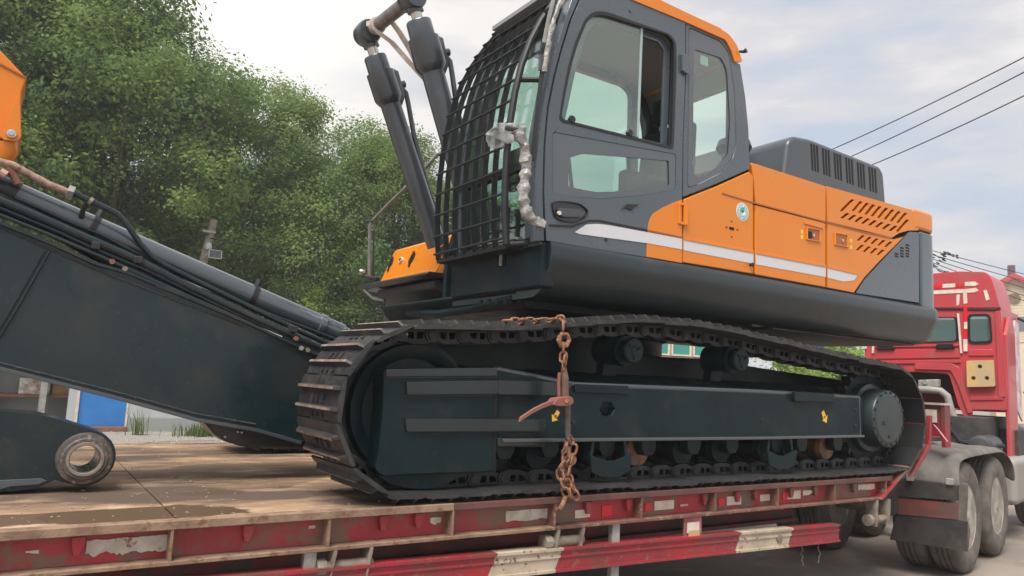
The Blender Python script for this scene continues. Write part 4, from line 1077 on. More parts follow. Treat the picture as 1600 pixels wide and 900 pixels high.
# carrier rollers with bolted hubs and their brackets
for (u, v) in ((992, 548), (1160, 562)):
    c = at(u, v, 1, 3.52); cx, cz = c.x, c.z
    g = MB().lathe((cx, 3.52, cz), [(.0, .0), (.03, .0), (.075, .002), (.083, .012), (.083, .045), (.060, .05), (.060, .075), (.098, .08), (.102, .13), (.09, .14), (.09, .24), (.10, .26), (.10, .31), (.04, .32)], seg=32)
    co = obj('carrier_roller', g, slate_low, ex)
    k = MB(); k.tube([(cx + .025 * math.cos(a), 3.517, cz + .03 * math.sin(a)) for a in [i * .6 for i in range(9)]], .005, 5)
    for i in range(3):
        a = i * 2.1 + .4; k.tube([(cx + .05 * math.cos(a), 3.512, cz + .05 * math.sin(a)), (cx + .05 * math.cos(a), 3.53, cz + .05 * math.sin(a))], .010, 6)
    obj('hub_cap', k, slate_low, co)
    obj('roller_stand', MB().prism([(cx - .07, 1.60), (cx + .08, 1.60), (cx + .04, cz - .02), (cx - .04, cz - .02)], 3.76, 3.84), slate_low, ex, bevel=.01)
# decals and plates on the track frame
def arrow(u, v, du, dv, par):
    Y = 3.49
    a = Vector(S(Y, [(u - du, v - dv)])[0]); b = Vector(S(Y, [(u + du, v + dv)])[0]); d = (b - a); n_ = Vector((-d.y, d.x)) * .20
    poly = [a - n_ * .9, a + n_ * .9, a + d * .6 + n_ * .9, a + d * .55 + n_ * 2.0, b, a + d * .55 - n_ * 2.0, a + d * .6 - n_ * .9]
    obj('arrow_decal', MB().prism([tuple(p) for p in grow(poly, .006)], Y + .0215, Y + .0225), blackm, par, angle=0)
    obj('arrow_decal', MB().prism([tuple(p) for p in poly], Y + .019, Y + .0212), yellowd, par, angle=0)
    m_ = (a + b) / 2
    obj('arrow_decal', MB().prism([(m_.x + .011 * math.cos(k * .785), m_.y + .011 * math.sin(k * .785)) for k in range(8)], Y + .018, Y + .0188), rust_red, par, angle=0)
arrow(871, 651, -5, 8, nf); arrow(1292, 652, 3, 9, nf)
np_ = obj('serial_plate', MB().prism(rp(S(3.5, [(898, 600), (982, 603), (982, 616), (898, 613)]), .006), 3.5, 3.511), slate_low, nf, bevel=.003)
np2 = obj('step_plate', MB().prism(rp(S(3.5, [(1238, 612), (1300, 615), (1300, 629), (1238, 627)]), .01), 3.475, 3.512), slate_low, nf, bevel=.008)
def text(s, size, loc, par, m_, nm='lettering', ext=.001, rot=(R_(90), 0, 0)):
    c = bpy.data.curves.new(nm, 'FONT'); c.body = s; c.size = size; c.extrude = ext; c.align_x = 'CENTER'; c.align_y = 'CENTER'; c.resolution_u = 2
    t = bpy.data.objects.new('tmp', c); COL.objects.link(t)
    dg = bpy.context.evaluated_depsgraph_get(); me = bpy.data.meshes.new_from_object(t.evaluated_get(dg)); bpy.data.objects.remove(t)
    me.materials.clear(); me.materials.append(m_)
    o = bpy.data.objects.new(nm, me); COL.objects.link(o); o.parent = par; o.location = Vector(loc) - ORG[par.name]; o.rotation_euler = rot; return o
p_ = at(940, 607, 1, 3.499); text('N00C00', .030, (p_.x, 3.499, p_.z), nf, blackm)

# ---------------- upper structure
XF = 2.566; ZD = 2.487
prof = [(3.62, ZD), (3.530, ZD), (3.505, 2.472), (3.495, 2.44), (3.495, 2.375), (3.505, 2.345), (3.575, 2.215), (3.61, 2.175), (3.66, 2.155), (3.75, 2.15), (6.15, 2.15), (6.28, 2.25), (6.28, 2.47), (6.2, ZD)]
g = MB(); XR = 7.02
pa = Vector((0, 0))
secs = []
for x_, k in ((2.60, -9), (3.395, -9), (3.40, 0), (7.03, 0), (7.12, .015), (7.18, .05), (7.215, .10), (7.23, .16)):
    secs.append([(x_, (min(y_, 4.66) if k < 0 else y_ + (k if y_ < 5 else -k)), z_) for y_, z_ in prof])
vs = [p for s_ in secs for p in s_]; n = len(prof)
fs = [(i * n + j, i * n + (j + 1) % n, (i + 1) * n + (j + 1) % n, (i + 1) * n + j) for i in range(len(secs) - 1) for j in range(n)]
fs += [tuple(range(n)), tuple((len(secs) - 1) * n + j for j in reversed(range(n)))]
g.add(vs, fs)
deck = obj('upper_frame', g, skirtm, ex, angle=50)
obj('frame_lip', box((XF + .04, 3.535, ZD - .002), (6.88, 3.60, ZD + .012)), voidm, deck)
# front box below the cab
fp = MB(); fp.box((XF, 3.535, 2.20), (XF + .10, 4.64, ZD - .01))
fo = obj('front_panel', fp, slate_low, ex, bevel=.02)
obj('panel_top_edge', box((XF - .012, 3.55, ZD - .03), (XF + .02, 4.64, ZD - .014)), slate, fo, bevel=.004)
a, b = at(779, 395, 0, XF), at(790, 415, 0, XF)
obj('panel_slot', box((XF - .008, b.y, b.z), (XF + .002, a.y, a.z)), voidm, fo)
obj('slot_hinge', MB().cyl((XF - .015, (a.y + b.y) / 2 - .01, b.z), (XF - .015, (a.y + b.y) / 2 - .01, a.z), .012, 8), galv, fo)
lowr = MB().prism([(XF + .02, 2.20), (XF + .12, 2.10), (4.9, 2.10), (4.9, 2.16), (XF + .02, 2.22)], 3.85, 5.9)
obj('belly_plate', lowr, slate_low, ex, bevel=.015)
obj('belly_reflection_sheet', box((4.95, 3.70, 2.135), (7.05, 6.10, 2.1485)), mat('belly reflected brown', (.085, .062, .048), .55, c2=(.05, .04, .034), sc=3), ex, bevel=.004)  # added matte sheet, the trailer's brown reflection put into its colour
obj('belly_pipe', MB().tube([(2.62, 3.9, 2.16), (2.62, 4.4, 2.12), (2.62, 4.9, 2.11), (2.66, 5.5, 2.15)], .03, 8), slate_low, ex)
for i in range(4): obj('belly_bolt', MB().cyl((2.60, 3.96 + .1 * i, 2.13), (2.60, 3.96 + .1 * i, 2.17), .018, 6), slate_low, ex)

# ---------------- house panels (near side)
def panel(nm, px_, m_, y0=YS, y1=YS + .04, holes=(), r=.012, bevel=.007, par=ex, label=None, rr=None):
    o_ = rp(S(YS, px_), rr if rr else r)
    return obj(nm, MB().prism([o_] + [h[::-1] for h in holes], y0, y1), m_, par, bevel=bevel, label=label)
core = MB().box((4.49, 3.60, ZD), (6.86, 6.2, 3.30)); obj('engine_bay', core, voidm, ex)
hd = MB().prism([(3.60, 3.30), (3.56, 3.315), (3.60, 3.365), (3.68, 3.385), (6.15, 3.385), (6.2, 3.30)], 4.49, 6.80, ax=0)
obj('hood_top', hd, orange, ex, bevel=.01)
P1 = panel('side_panel', [(1069, 311), (1120, 291), (1171, 268), (1177, 276), (1177, 428), (1067, 410)], orange, label='forward orange side panel under the cab corner')
P2 = panel('side_door', [(1181, 320), (1290, 348), (1290, 449), (1180, 429)], orange)
P2u = panel('upper_panel', [(1174, 254), (1181, 256), (1290, 291), (1290, 346), (1181, 317), (1178, 280)], orange)
# rear door with two banks of cooling slots
Z4 = lambda x_, y_: (1160 + x_ / 4, 200 + y_ / 4)
def slot(x0, y0, x1, y1, w=19):
    """slanted slot, zoom coordinates of top-centre and bottom-centre"""
    return S(YS, [Z4(x0 - w * .45, y0), Z4(x0 + w * .55, y0 + 6), Z4(x1 + w * .5, y1 + 3), Z4(x1 - w * .5, y1 - 3)])
hs1 = []
for i in range(10):
    x0 = 690 + i * 38.3; y0 = 444 + i * 10.4
    if i == 0: hs1.append(slot(x0, y0, x0 - 72, y0 + 76))
    elif i == 9: hs1.append(slot(x0 - 2, y0 + 33, x0 - 66, y0 + 110))
    else: hs1.append(slot(x0 + 12 + i * 1.6, y0 + 1, x0 - 38 + i * 1.6, y0 + 66))
for i in range(8):
    x0 = 660 + i * 43; y0 = 530 + i * 11.2; hs1.append(slot(x0, y0, x0 - 38, y0 + 34))
hs2 = []
for i in range(5): x0 = 757 + i * 43; y0 = 668 + i * 10; hs2.append(slot(x0, y0, x0 - 34, y0 + 36, 17))
for i in range(4): x0 = 752 + i * 43; y0 = 728 + i * 10; hs2.append(slot(x0, y0, x0 - 34, y0 + 36, 17))
P3 = panel('rear_upper_panel', [(1292, 291), (1425, 328), (1434, 336), (1435, 360), (1420, 360), (1405, 364), (1394, 371), (1293, 346)], orange, holes=hs1, rr=[.004, .004, .02, .01, .01, .01, .01, .004])
P3b = panel('rear_door', [(1293, 349), (1393, 373), (1370, 405), (1350, 430), (1334, 457), (1293, 449)], orange, holes=[], rr=.008)
# lower slots sit partly in the rear door
bpy.data.objects.remove(P3b)
P3b = panel('rear_door', [(1293, 349), (1360, 366), (1397, 374), (1412, 370), (1372, 410), (1350, 434), (1334, 457), (1293, 449)], orange, holes=hs2, rr=.003)
obj('slot_backing', box((5.45, YS + .045, 2.6), (6.85, YS + .06, 3.32)), voidm, ex)
# slate rear corner of the side
P4 = panel('rear_corner_panel', [(1436, 363), (1421, 362), (1412, 372), (1374, 412), (1352, 436), (1338, 458), (1436, 473)], slate, rr=[.004, .01, .004, .004, .01, .02, .004])
for i, (n_, y0) in enumerate(((1, 730), (2, 748), (2, 766), (3, 784), (3, 800))):
    for k in range(n_):
        x1 = 1042 - k * 34; hgt = 10
        sp = S(YS, [Z4(x1 - 22, y0 - 6), Z4(x1, y0), Z4(x1, y0 + hgt), Z4(x1 - 22, y0 + hgt - 6)])
        obj('grille_slot', MB().prism(sp, YS - .0015, YS + .002), voidm, P4, angle=0)
# counterweight (wraps the rear corner) and its orange cap
def plan(x0, xr, r, y0, y1, n=8):
    P = [(x0, y0)]
    for k in range(n + 1):
        a = R_(-90 + 90 * k / n); P.append((xr - r + r * math.cos(a), y0 + r + r * math.sin(a)))
    for k in range(n + 1):
        a = R_(90 * k / n); P.append((xr - r + r * math.cos(a), y1 - r + r * math.sin(a)))
    P.append((x0, y1)); return P
cxl = at(1438, 420, 1, YS).x
cwz = at(1438, 361, 1, YS).z
obj('counterweight', MB().prism(plan(cxl + .01, 7.21, .17, YS - .004, 6.26), ZD - .03, cwz, ax=2), mat('counterweight paint', (.060, .090, .108), .28, c2=(.052, .080, .094), sc=1.5, coat=.6, bump=.02, bsc=3), ex, bevel=.02, seg=3)
ct = at(1430, 330, 1, YS).z
obj('counterweight_cap', MB().prism(plan(at(1427, 345, 1, YS).x + .012, 7.22, .18, YS - .006, 6.27), cwz + .006, ct + .03, ax=2), orange, ex, bevel=.035, seg=3)
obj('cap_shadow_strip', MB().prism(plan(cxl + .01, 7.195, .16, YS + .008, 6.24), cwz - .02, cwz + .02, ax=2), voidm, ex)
# pressed creases, locks, sticker, stripe
obj('crease', MB().ribbon([(x_, YS - .002, z_) for x_, z_ in S(YS, [(1128, 302), (1181, 318), (1290, 347), (1350, 363), (1393, 372)])], .012, .005, (0, 0, 1)), orange_dk, P3b, bevel=.002)
def lockbox(u0, v0, u1, v1, lx, par):
    o_ = S(YS, [(u0, v0), (u1, v0 + 4), (u1, v1), (u0, v1 - 4)]); i_ = [tuple(p) for p in grow(o_, -.018)]
    f = obj('lock_frame', MB().prism([o_, i_[::-1]], YS - .012, YS + .002), orange, par, bevel=.004)
    obj('lock_recess', MB().prism(i_, YS - .004, YS + .001), orange_dk, f)
    c = S(YS, [((u0 + u1) / 2 + lx, (v0 + v1) / 2 + 1)])[0]
    obj('lock_barrel', MB().cyl((c[0], YS - .012, c[1]), (c[0], YS, c[1]), .013, 12), chrome, f)
    q = S(YS, [(u0 + 3, v0 + 6), (u0 + 9, v0 + 7), (u0 + 9, v1 - 6), (u0 + 3, v1 - 7)])
    if lx < 2: obj('lock_slot', MB().prism(q, YS - .006, YS - .003), voidm, f)
lockbox(1259, 355, 1281, 379, 0, P2); lockbox(1303, 363, 1324, 387, 2, P3b)
for u, v in ((1253, 362), (1253, 370), (1330, 376), (1330, 386)):
    c = S(YS, [(u, v)])[0]; obj('warning_decal', MB().prism([(c[0] - .015, c[1] - .016), (c[0] + .015, c[1] - .016), (c[0] + .015, c[1] + .014), (c[0] - .015, c[1] + .014)], YS - .001, YS + .001), yellowd, P2 if u < 1290 else P3b, angle=0)
for q in ([(1256, 346), (1285, 354), (1285, 358), (1256, 350)],):
    obj('lock_hood', MB().prism(S(YS, q), YS - .01, YS), orange, P2, bevel=.003)
# stripe along door and panels
def strip(nm, pts, par, y=YS):
    obj(nm, MB().prism(rp(S(YS, pts), .004), y - .0022, y + .0005), stripe_m, par, angle=0)
strip('white_stripe', [(1068, 374), (1177, 395), (1177, 412), (1068, 391)], P1)
strip('white_stripe', [(1181, 396), (1290, 418), (1290, 433), (1181, 413)], P2)
strip('white_stripe', [(1293, 419), (1341, 429), (1334, 438), (1318, 440), (1293, 434)], P3b)
for pts, par in (([(1068, 371), (1177, 392), (1177, 396), (1068, 375)], P1), ([(1181, 393), (1290, 414), (1290, 418), (1181, 397)], P2), ([(1293, 415), (1341, 426), (1341, 430), (1293, 419)], P3b)):
    obj('stripe_crease', MB().prism(S(YS, pts), YS - .006, YS), orange, par, bevel=.002)
# round sticker
c = S(YS, [(1160, 331)])[0]
def disc(nm, r0, m_, y0, par, cx=c[0], cz=c[1], n=28): return obj(nm, MB().prism([(cx + r0 * math.cos(2 * math.pi * k / n), cz + r0 * math.sin(2 * math.pi * k / n)) for k in range(n)], y0 - .0012, y0), m_, par, angle=0)
st = disc('round_sticker', .068, decw, YS, P1); disc('sticker_ring', .061, dect, YS - .0012, st); disc('sticker_ring', .057, decw, YS - .0024, st); disc('sticker_ring', .040, mat('decal pale teal', (.30, .52, .52), .4), YS - .0036, st)
for s_ in (0, 1):
    w = [(-.012, .036), (.022, .008), (.008, .0), (.036, -.012), (.010, -.036), (-.006, -.012), (.006, .006)]
    w = [(p[0] * .9, p[1] * .9) for p in ([(-.036, .008), (-.018, .032), (.020, .034), (.002, .012), (.014, .002), (-.004, -.010)] if s_ == 0 else [(.036, -.008), (.018, -.032), (-.020, -.034), (-.002, -.014), (-.014, -.004), (.004, .012)])]
    obj('sticker_mark', MB().prism([(c[0] + p[0], c[1] + p[1]) for p in w], YS - .0062, YS - .0048), dect if s_ == 0 else decw, st, angle=0)
for k in range(22):
    a = k * 2 * math.pi / 22
    if k in (5, 16): continue
    cc = (c[0] + .049 * math.cos(a), c[1] + .049 * math.sin(a)); obj('sticker_lettering', MB().prism([(cc[0] - .004, cc[1] - .0045), (cc[0] + .004, cc[1] - .0045), (cc[0] + .003, cc[1] + .0045), (cc[0] - .003, cc[1] + .0045)], YS - .0046, YS - .0036), dect, st, angle=0)
# latch and rubber stop on the forward panel
for u, v, r_ in ((1143, 357, .016), (1135, 355, .006), (1152, 359, .006), (1143, 346, .005), (1143, 370, .005)):
    q = S(YS, [(u, v)])[0]; obj('panel_latch', MB().prism(rp([(q[0] - r_ * 1.6, q[1] - r_ * .6), (q[0] + r_ * 1.6, q[1] - r_ * .6), (q[0] + r_ * 1.6, q[1] + r_ * .6), (q[0] - r_ * 1.6, q[1] + r_ * .6)], .006), YS - .003, YS + .001), voidm, P1)
q = S(YS, [(1172, 414)])[0]; obj('rubber_stop', MB().lathe((q[0], YS - .03, q[1]), [(.0, 0), (.014, 0), (.016, .01), (.010, .015), (.010, .03)], seg=14), blackm, P1)
# engine cover on top, ribbed with slots
HY = 3.85
x0h, x1h = at(1235, 230, 1, HY).x, at(1387, 300, 1, HY).x
g = MB().prism([(x0h - .10, 3.36), (x0h - .02, 3.80), (x0h + .06, 3.865), (x0h + .30, 3.888), (x1h - .12, 3.86), (x1h - .05, 3.80), (x1h, 3.36)], HY, 5.9)
hc = obj('engine_cover', g, mat('engine cover plastic', (.052, .068, .080), .38, coat=.3, bump=.02, bsc=4), ex, bevel=.055, seg=4)
for k in range(6):
    for j in range(3):
        xt = 430 + k * 72.5 + j * 17.5; yt = 96 + k * 29 + j * 6; 
        p0, p1, p2, p3 = S(HY, [Z4(xt - 6, yt), Z4(xt + 6, yt + 3), Z4(xt + 14, yt + 172 - k * 3), Z4(xt + 3, yt + 168 - k * 3)])
        obj('cover_slot', MB().prism([p0, p1, p2, p3], HY - .001, HY + .004), voidm, hc, angle=0)
obj('engine_cover_base', MB().prism([(4.8, 3.385), (x1h + .04, 3.385), (x1h + .04, 3.40), (4.8, 3.40)], 3.80, 5.95), blackm, ex)
obj('intake_cap', MB().lathe((4.95, 4.1, 3.40), [(.10, 0), (.10, .25), (.13, .26), (.15, .30), (.13, .36), (.05, .38), (0, .38)], ax=2, seg=24), blackm, ex)
obj('intake_ring', MB().lathe((4.85, 4.02, 3.62), [(.05, -.03), (.085, -.03), (.10, 0), (.085, .03), (.05, .03)], ax=0, seg=20), blackm, ex)
obj('cover_front_plate', MB().prism([(4.95, 3.385), (5.35, 3.385), (5.28, 3.84), (5.20, 3.84)], 4.3, 5.7), mat('dark glossy duct', (.03, .028, .025), .2, coat=.6), ex, bevel=.03)

# ---------------- cab
CF = 4.52                      # far side plane of the cab
out_cab = [(838, 377), (836, 330), (838, 250), (843, 200), (852, 150), (862, 100), (878, 45), (893, 0), (904, -24), (925, -44), (987, -6), (1072, 30), (1133, 57), (1141, 75), (1146, 96), (1157, 100), (1165, 150), (1170, 200), (1172, 264), (1120, 289), (1066, 309), (1066, 412)]
door = [(853, 376), (850, 300), (852, 225), (857, 170), (867, 120), (879, 75), (892, 33), (906, 0), (918, -20), (936, -30), (1070, 36), (1070, 120), (1066, 225), (1065, 310), (1065, 411)]
wu = [(874, 188), (880, 150), (890, 100), (900, 66), (914, 32), (928, 21), (945, 21), (1044, 54), (1054, 66), (1054, 110), (1050, 232)]
wlo = [(863, 206), (1056, 241), (1055, 296), (1000, 306), (940, 311), (890, 307), (863, 300)]
wq = [(1077, 42), (1126, 64), (1139, 82), (1148, 140), (1151, 222), (1146, 246), (1126, 271), (1090, 289), (1075, 294)]
Zs = lambda p: S(YS, p)
door_hole = rp(Zs([(851.5, 380), (848.5, 300), (850, 225), (855, 168), (865, 118), (877, 73), (890, 31), (904, -2), (917, -23), (936, -34), (1072, 34), (1072, 120), (1068, 225), (1067, 311), (1067, 416)]), .004, 2)
cabo = rp(Zs(out_cab), [0, .02, .02, .02, .02, .02, .02, .02, .03, .06, .01, .01, .04, .02, .01, .005, .01, .01, .005, .01, .01, 0], 3)
qh = rp(Zs(wq), .03, 3)
# near side shell: front pillar strip, rear quarter; the door aperture is left open
fp_ = [(838, 377), (836, 330), (838, 250), (843, 200), (852, 150), (862, 100), (878, 45), (893, 0), (904, -24), (925, -44), (987, -6), (1072, 30), (1072, 33), (936, -33), (918, -23), (904.5, -1), (890.5, 32), (877.5, 74), (865.5, 119), (855.5, 169), (850.5, 225), (848.5, 300), (851, 377)]
cab = obj('cab', MB().prism(Zs(fp_), YS, YS + .07), slate, ex, bevel=.008)
rq = [(1072, 30), (1133, 57), (1141, 75), (1146, 96), (1157, 100), (1165, 150), (1170, 200), (1172, 264), (1120, 287), (1067.5, 308), (1068, 225), (1072, 120)]
obj('rear_quarter', MB().prism([Zs(rq), qh], YS + .0015, YS + .07), slate, cab, bevel=.006)
obj('quarter_glass_frit', MB().prism([[tuple(p) for p in grow(qh, -.006)], rp(Zs([(1085, 76), (1128, 90), (1137, 110), (1142, 190), (1139, 240), (1120, 262), (1092, 278), (1083, 268)]), .03, 3)[::-1]], YS + .004, YS + .010), mat('window frit', (.085, .10, .115), .2, coat=.5), cab)
gq = glass('green cab glass', (.86, .97, .92), .13)
obj('quarter_glass', MB().prism(grow(qh, -.01), YS + .0105, YS + .015), gq, cab)
# inner seal around the door aperture, keeps the seam dark
obj('door_seal', MB().prism([Zs([(852, 372), (849, 300), (851, 225), (866, 119), (891, 32), (918, -22), (936, -32), (1071, 35), (1067, 225), (1066, 411)]), Zs([(866, 360), (866, 300), (866, 225), (880, 119), (903, 38), (925, 10), (940, 4), (1058, 48), (1054, 225), (1050, 404)])[::-1]], YS + .045, YS + .065), voidm, cab)
uo = rp(Zs(wu), .035, 3); lo_ = rp(Zs(wlo), .02, 3)
dr = obj('cab_door', MB().prism([rp(Zs(door), .006, 2), uo[::-1], lo_[::-1]], YS - .004, YS + .035), slate, ex, bevel=.005)
obj('window_seal', MB().prism([[tuple(p) for p in grow(uo, .012)], [tuple(p) for p in grow(uo, -.014)][::-1]], YS - .008, YS + .02), blackm, dr, bevel=.002)
pane = Zs([(874, 187), (883, 135), (896, 78), (912, 36), (928, 24), (945, 22), (1005, 42), (999, 213)])
obj('sliding_pane', MB().prism(pane, YS + .012, YS + .016), gq, dr)
obj('pane_edge', MB().prism(Zs([(1003, 42), (1006, 43), (1000, 214), (997, 213)]), YS + .008, YS + .018), mat('glass edge', (.35, .45, .45), .3), dr)
obj('inner_window_frame', MB().prism([[tuple(p) for p in grow(uo, -.008)], Zs([(889, 185), (905, 110), (923, 48), (935, 34), (950, 32), (1035, 62), (1044, 75), (1040, 222)])[::-1]], YS + .040, YS + .055), slate, dr)
for u, v in ((893, 187), (983, 208)):
    q = Zs([(u, v)])[0]; obj('pane_knob', MB().lathe((q[0], YS - .015, q[1]), [(0, 0), (.022, .0), (.028, .012), (.022, .026)], seg=8), blackm, dr)
frit = mat('window frit', (.085, .10, .115), .2, coat=.5)
clr = rp(Zs([(888, 247), (912, 240), (1045, 251), (1046, 290), (985, 299), (930, 300), (888, 292)]), .015, 3)
obj('lower_frit', MB().prism([[tuple(p) for p in grow(lo_, -.004)], clr[::-1]], YS - .001, YS + .006), frit, dr)
obj('lower_pane', MB().prism(grow(lo_, -.01), YS + .0065, YS + .011), glass('dim green glass', (.74, .88, .82), .16), dr)
# door handle in its oval recess
ho = rp(Zs([(861, 316), (880, 316), (905, 320), (917, 330), (912, 340), (900, 347), (880, 346), (866, 340)]), .03, 3)
hdm = obj('handle_recess', MB().prism([[tuple(p) for p in grow(ho, .008)], ho[::-1]], YS - .016, YS - .002), blackm, dr, bevel=.004)
obj('recess_floor', MB().prism(ho, YS - .0065, YS - .0045), mat('handle recess floor', (.02, .022, .025), .25, coat=.4), dr)
obj('door_handle', MB().prism(rp(Zs([(869, 326), (900, 328), (911, 333), (905, 340), (876, 340), (868, 334)]), .012, 3), YS - .028, YS - .010), blackgl, dr, bevel=.006)
q = Zs([(869.5, 334)])[0]; obj('lock_barrel', MB().cyl((q[0], YS - .034, q[1]), (q[0], YS - .02, q[1]), .0125, 14), reftape, dr)
# black winged emblem
obj('emblem', MB().prism(Zs([(969, 328), (977, 319), (997, 320), (990, 324), (985, 329), (977, 326)]), YS - .012, YS - .004), blackm, dr, bevel=.003)
q = Zs([(946, 375)])[0]; obj('door_plug', MB().cyl((q[0], YS - .010, q[1]), (q[0], YS - .003, q[1]), .010, 10), blackm, dr)
q = Zs([(984, 17)])[0]; obj('door_plug', MB().cyl((q[0], YS - .010, q[1]), (q[0], YS - .003, q[1]), .012, 12), slate, dr)
# painted orange corner of the door, stripe and crease
oc = Zs([(1064.5, 312), (1050, 317), (1030, 327), (1018, 335), (1012, 348), (1010, 375), (1009, 401), (1064.5, 411)])
obj('door_orange_corner', MB().prism(rp(oc, [.0, .01, .02, .02, .03, .0, .0, 0], 3), YS - .0058, YS - .0035), orange, dr)
strip('white_stripe', [(897, 363), (915, 351), (932, 350), (950, 352), (1064.5, 373), (1064.5, 390), (1009, 380), (905, 366)], dr, YS - .0058)
obj('door_crease', MB().ribbon([(p[0], YS - .006, p[1]) for p in Zs([(857, 352), (893, 354), (905, 350), (920, 345), (935, 345), (1010, 360)])], .012, .010, (0, 0, 1)), blackm, dr, bevel=.002)  # black line painted as the crease's shade
obj('door_crease', MB().ribbon([(p[0], YS - .006, p[1]) for p in Zs([(1010, 360), (1064, 371)])], .012, .010, (0, 0, 1)), orange_dk, dr, bevel=.002)
# hinges
for nm, pts in (('door_hinge', [(1062, 85), (1074, 88), (1073, 116), (1070, 118), (1062, 112)]),):
    obj(nm, MB().prism(Zs(pts), YS - .03, YS - .003), slate, cab, bevel=.006)
hg = MB(); c3 = [Zs([p])[0] for p in ((1060, 317), (1066, 318), (1066, 352), (1060, 349))]
hg.prism([Zs([(1058, 317), (1069, 318), (1069, 353), (1058, 350)]), Zs([(1061, 321), (1066, 322), (1066, 348), (1061, 346)])[::-1]], YS - .018, YS - .003)
obj('lower_hinge', hg, orange, ex, bevel=.004)
q0, q1 = Zs([(1070, 320)])[0], Zs([(1070, 352)])[0]; obj('hinge_pin', MB().cyl((q0[0], YS - .014, q0[1]), (q1[0], YS - .014, q1[1]), .013, 10), orange, P1)
# roof: orange shell
rz = Zs([(1072, 30)])[0][1]
ro = Zs([(925, -58), (987, -20), (1072, 21), (1120, 43), (1138, 55), (1150, 72), (1158, 97), (1146, 97), (1141, 80), (1132, 63), (1072, 36), (987, 1), (925, -40)])
obj('roof_trim', MB().prism(rp(ro, [.02, 0, 0, .01, .03, .02, .005, .005, .02, .02, 0, 0, 0], 3), YS - .012, CF + .01), orange, cab, bevel=.012, seg=3)
q = Zs([(1123, 46)])[0]; obj('roof_plug', box((q[0] - .02, YS + .0, q[1] - .01), (q[0] + .03, YS + .05, q[1] + .02)), orange, cab, bevel=.006)
q = Zs([(1153, 80)])[0]; obj('rubber_knob', MB().tube([(q[0], YS + .01, q[1]), (q[0] + .03, YS - .03, q[1] - .005), (q[0] + .035, YS - .05, q[1])], [.008, .012, .020], 10), blackm, cab)
fx = [Zs([p])[0] for p in out_cab]
zr = rz
obj('ceiling', MB().prism([(2.70, zr - .02), (2.70, zr - .05), (4.06, zr - .05), (4.20, zr - .12), (4.27, zr - .18), (4.33, zr - .30), (4.36, zr - .30), (4.31, zr - .13), (4.20, zr - .02)], YS + .07, CF - .05), headl, cab)
# far side wall with its windows
fo_ = [(p[0], p[1]) for p in [Zs([q])[0] for q in out_cab]]
fw1 = rp([(2.68, 3.05), (2.78, 3.90), (2.90, 4.13), (4.02, 4.13), (4.10, 4.08), (4.12, 2.90), (2.72, 2.90)], .05, 3)
fw2 = rp([(4.20, 3.1), (4.18, 4.02), (4.22, 4.0), (4.27, 3.80), (4.34, 3.1)], .01, 2)
fo_ = fo_[:-3] + [(4.42, ZD + .01), (4.0, ZD + .01), (2.60, ZD + .01)]
fo_ = [p for i, p in enumerate(fo_) if i != 0]
obj('far_side', MB().prism([fo_, fw1[::-1], fw2[::-1]], CF - .05, CF), slate, cab)
obj('far_glass', MB().prism(fw1, CF - .02, CF - .015), gq, cab); obj('far_glass', MB().prism(fw2, CF - .02, CF - .015), gq, cab)
# rear wall, floor, front
xr = Zs([(1172, 264)])[0][0]
rw = MB()
rwp = [(YS + .07, ZD), (CF - .05, ZD), (CF - .05, 4.05), (YS + .07, 4.05)]; rwh = [(YS + .15, 3.3), (YS + .15, 3.95), (CF - .13, 3.95), (CF - .13, 3.3)]
rw.prism([rwp, rwh], xr - .10, xr - .05, ax=0)
obj('rear_wall', rw, slate, cab)
obj('floor', box((2.60, YS + .07, ZD + .0), (xr - .05, CF - .05, ZD + .05)), blackm, cab)
# windscreen follows the curved front edge
fc = [Zs([p])[0] for p in ((836, 368), (836, 330), (838, 250), (843, 200), (852, 150), (862, 100), (878, 45), (893, 0), (904, -24), (922, -42))]
def sheet(prof_, y0, y1, m_, nm, par, th=.006, off=.02):
    g = MB(); k = len(prof_); P = []
    for (x_, z_) in prof_: P += [(x_ + off, y0, z_), (x_ + off, y1, z_), (x_ + off + th, y1, z_), (x_ + off + th, y0, z_)]
    fs = []
    for i in range(k - 1):
        for j in range(4): fs.append((i * 4 + j, i * 4 + (j + 1) % 4, (i + 1) * 4 + (j + 1) % 4, (i + 1) * 4 + j))
    fs += [(0, 1, 2, 3), (k * 4 - 1, k * 4 - 2, k * 4 - 3, k * 4 - 4)]
    g.add(P, fs); return obj(nm, g, m_, par, angle=60)
sheet(fc[2:], YS + .11, CF - .06, gq, 'windscreen', cab)
sheet(fc[:3], YS + .11, CF - .06, glass('dim green glass', (.74, .88, .82), .16), 'lower_windscreen', cab)
sheet(fc, YS + .07, YS + .12, slate, 'screen_pillar', cab, .05, .01); sheet(fc, CF - .09, CF - .04, slate, 'screen_pillar', cab, .05, .01)
zz = fc[2][1]; obj('screen_bar', box((fc[2][0] + .0, YS + .1, zz - .02), (fc[2][0] + .05, CF - .06, zz + .03)), blackm, cab)
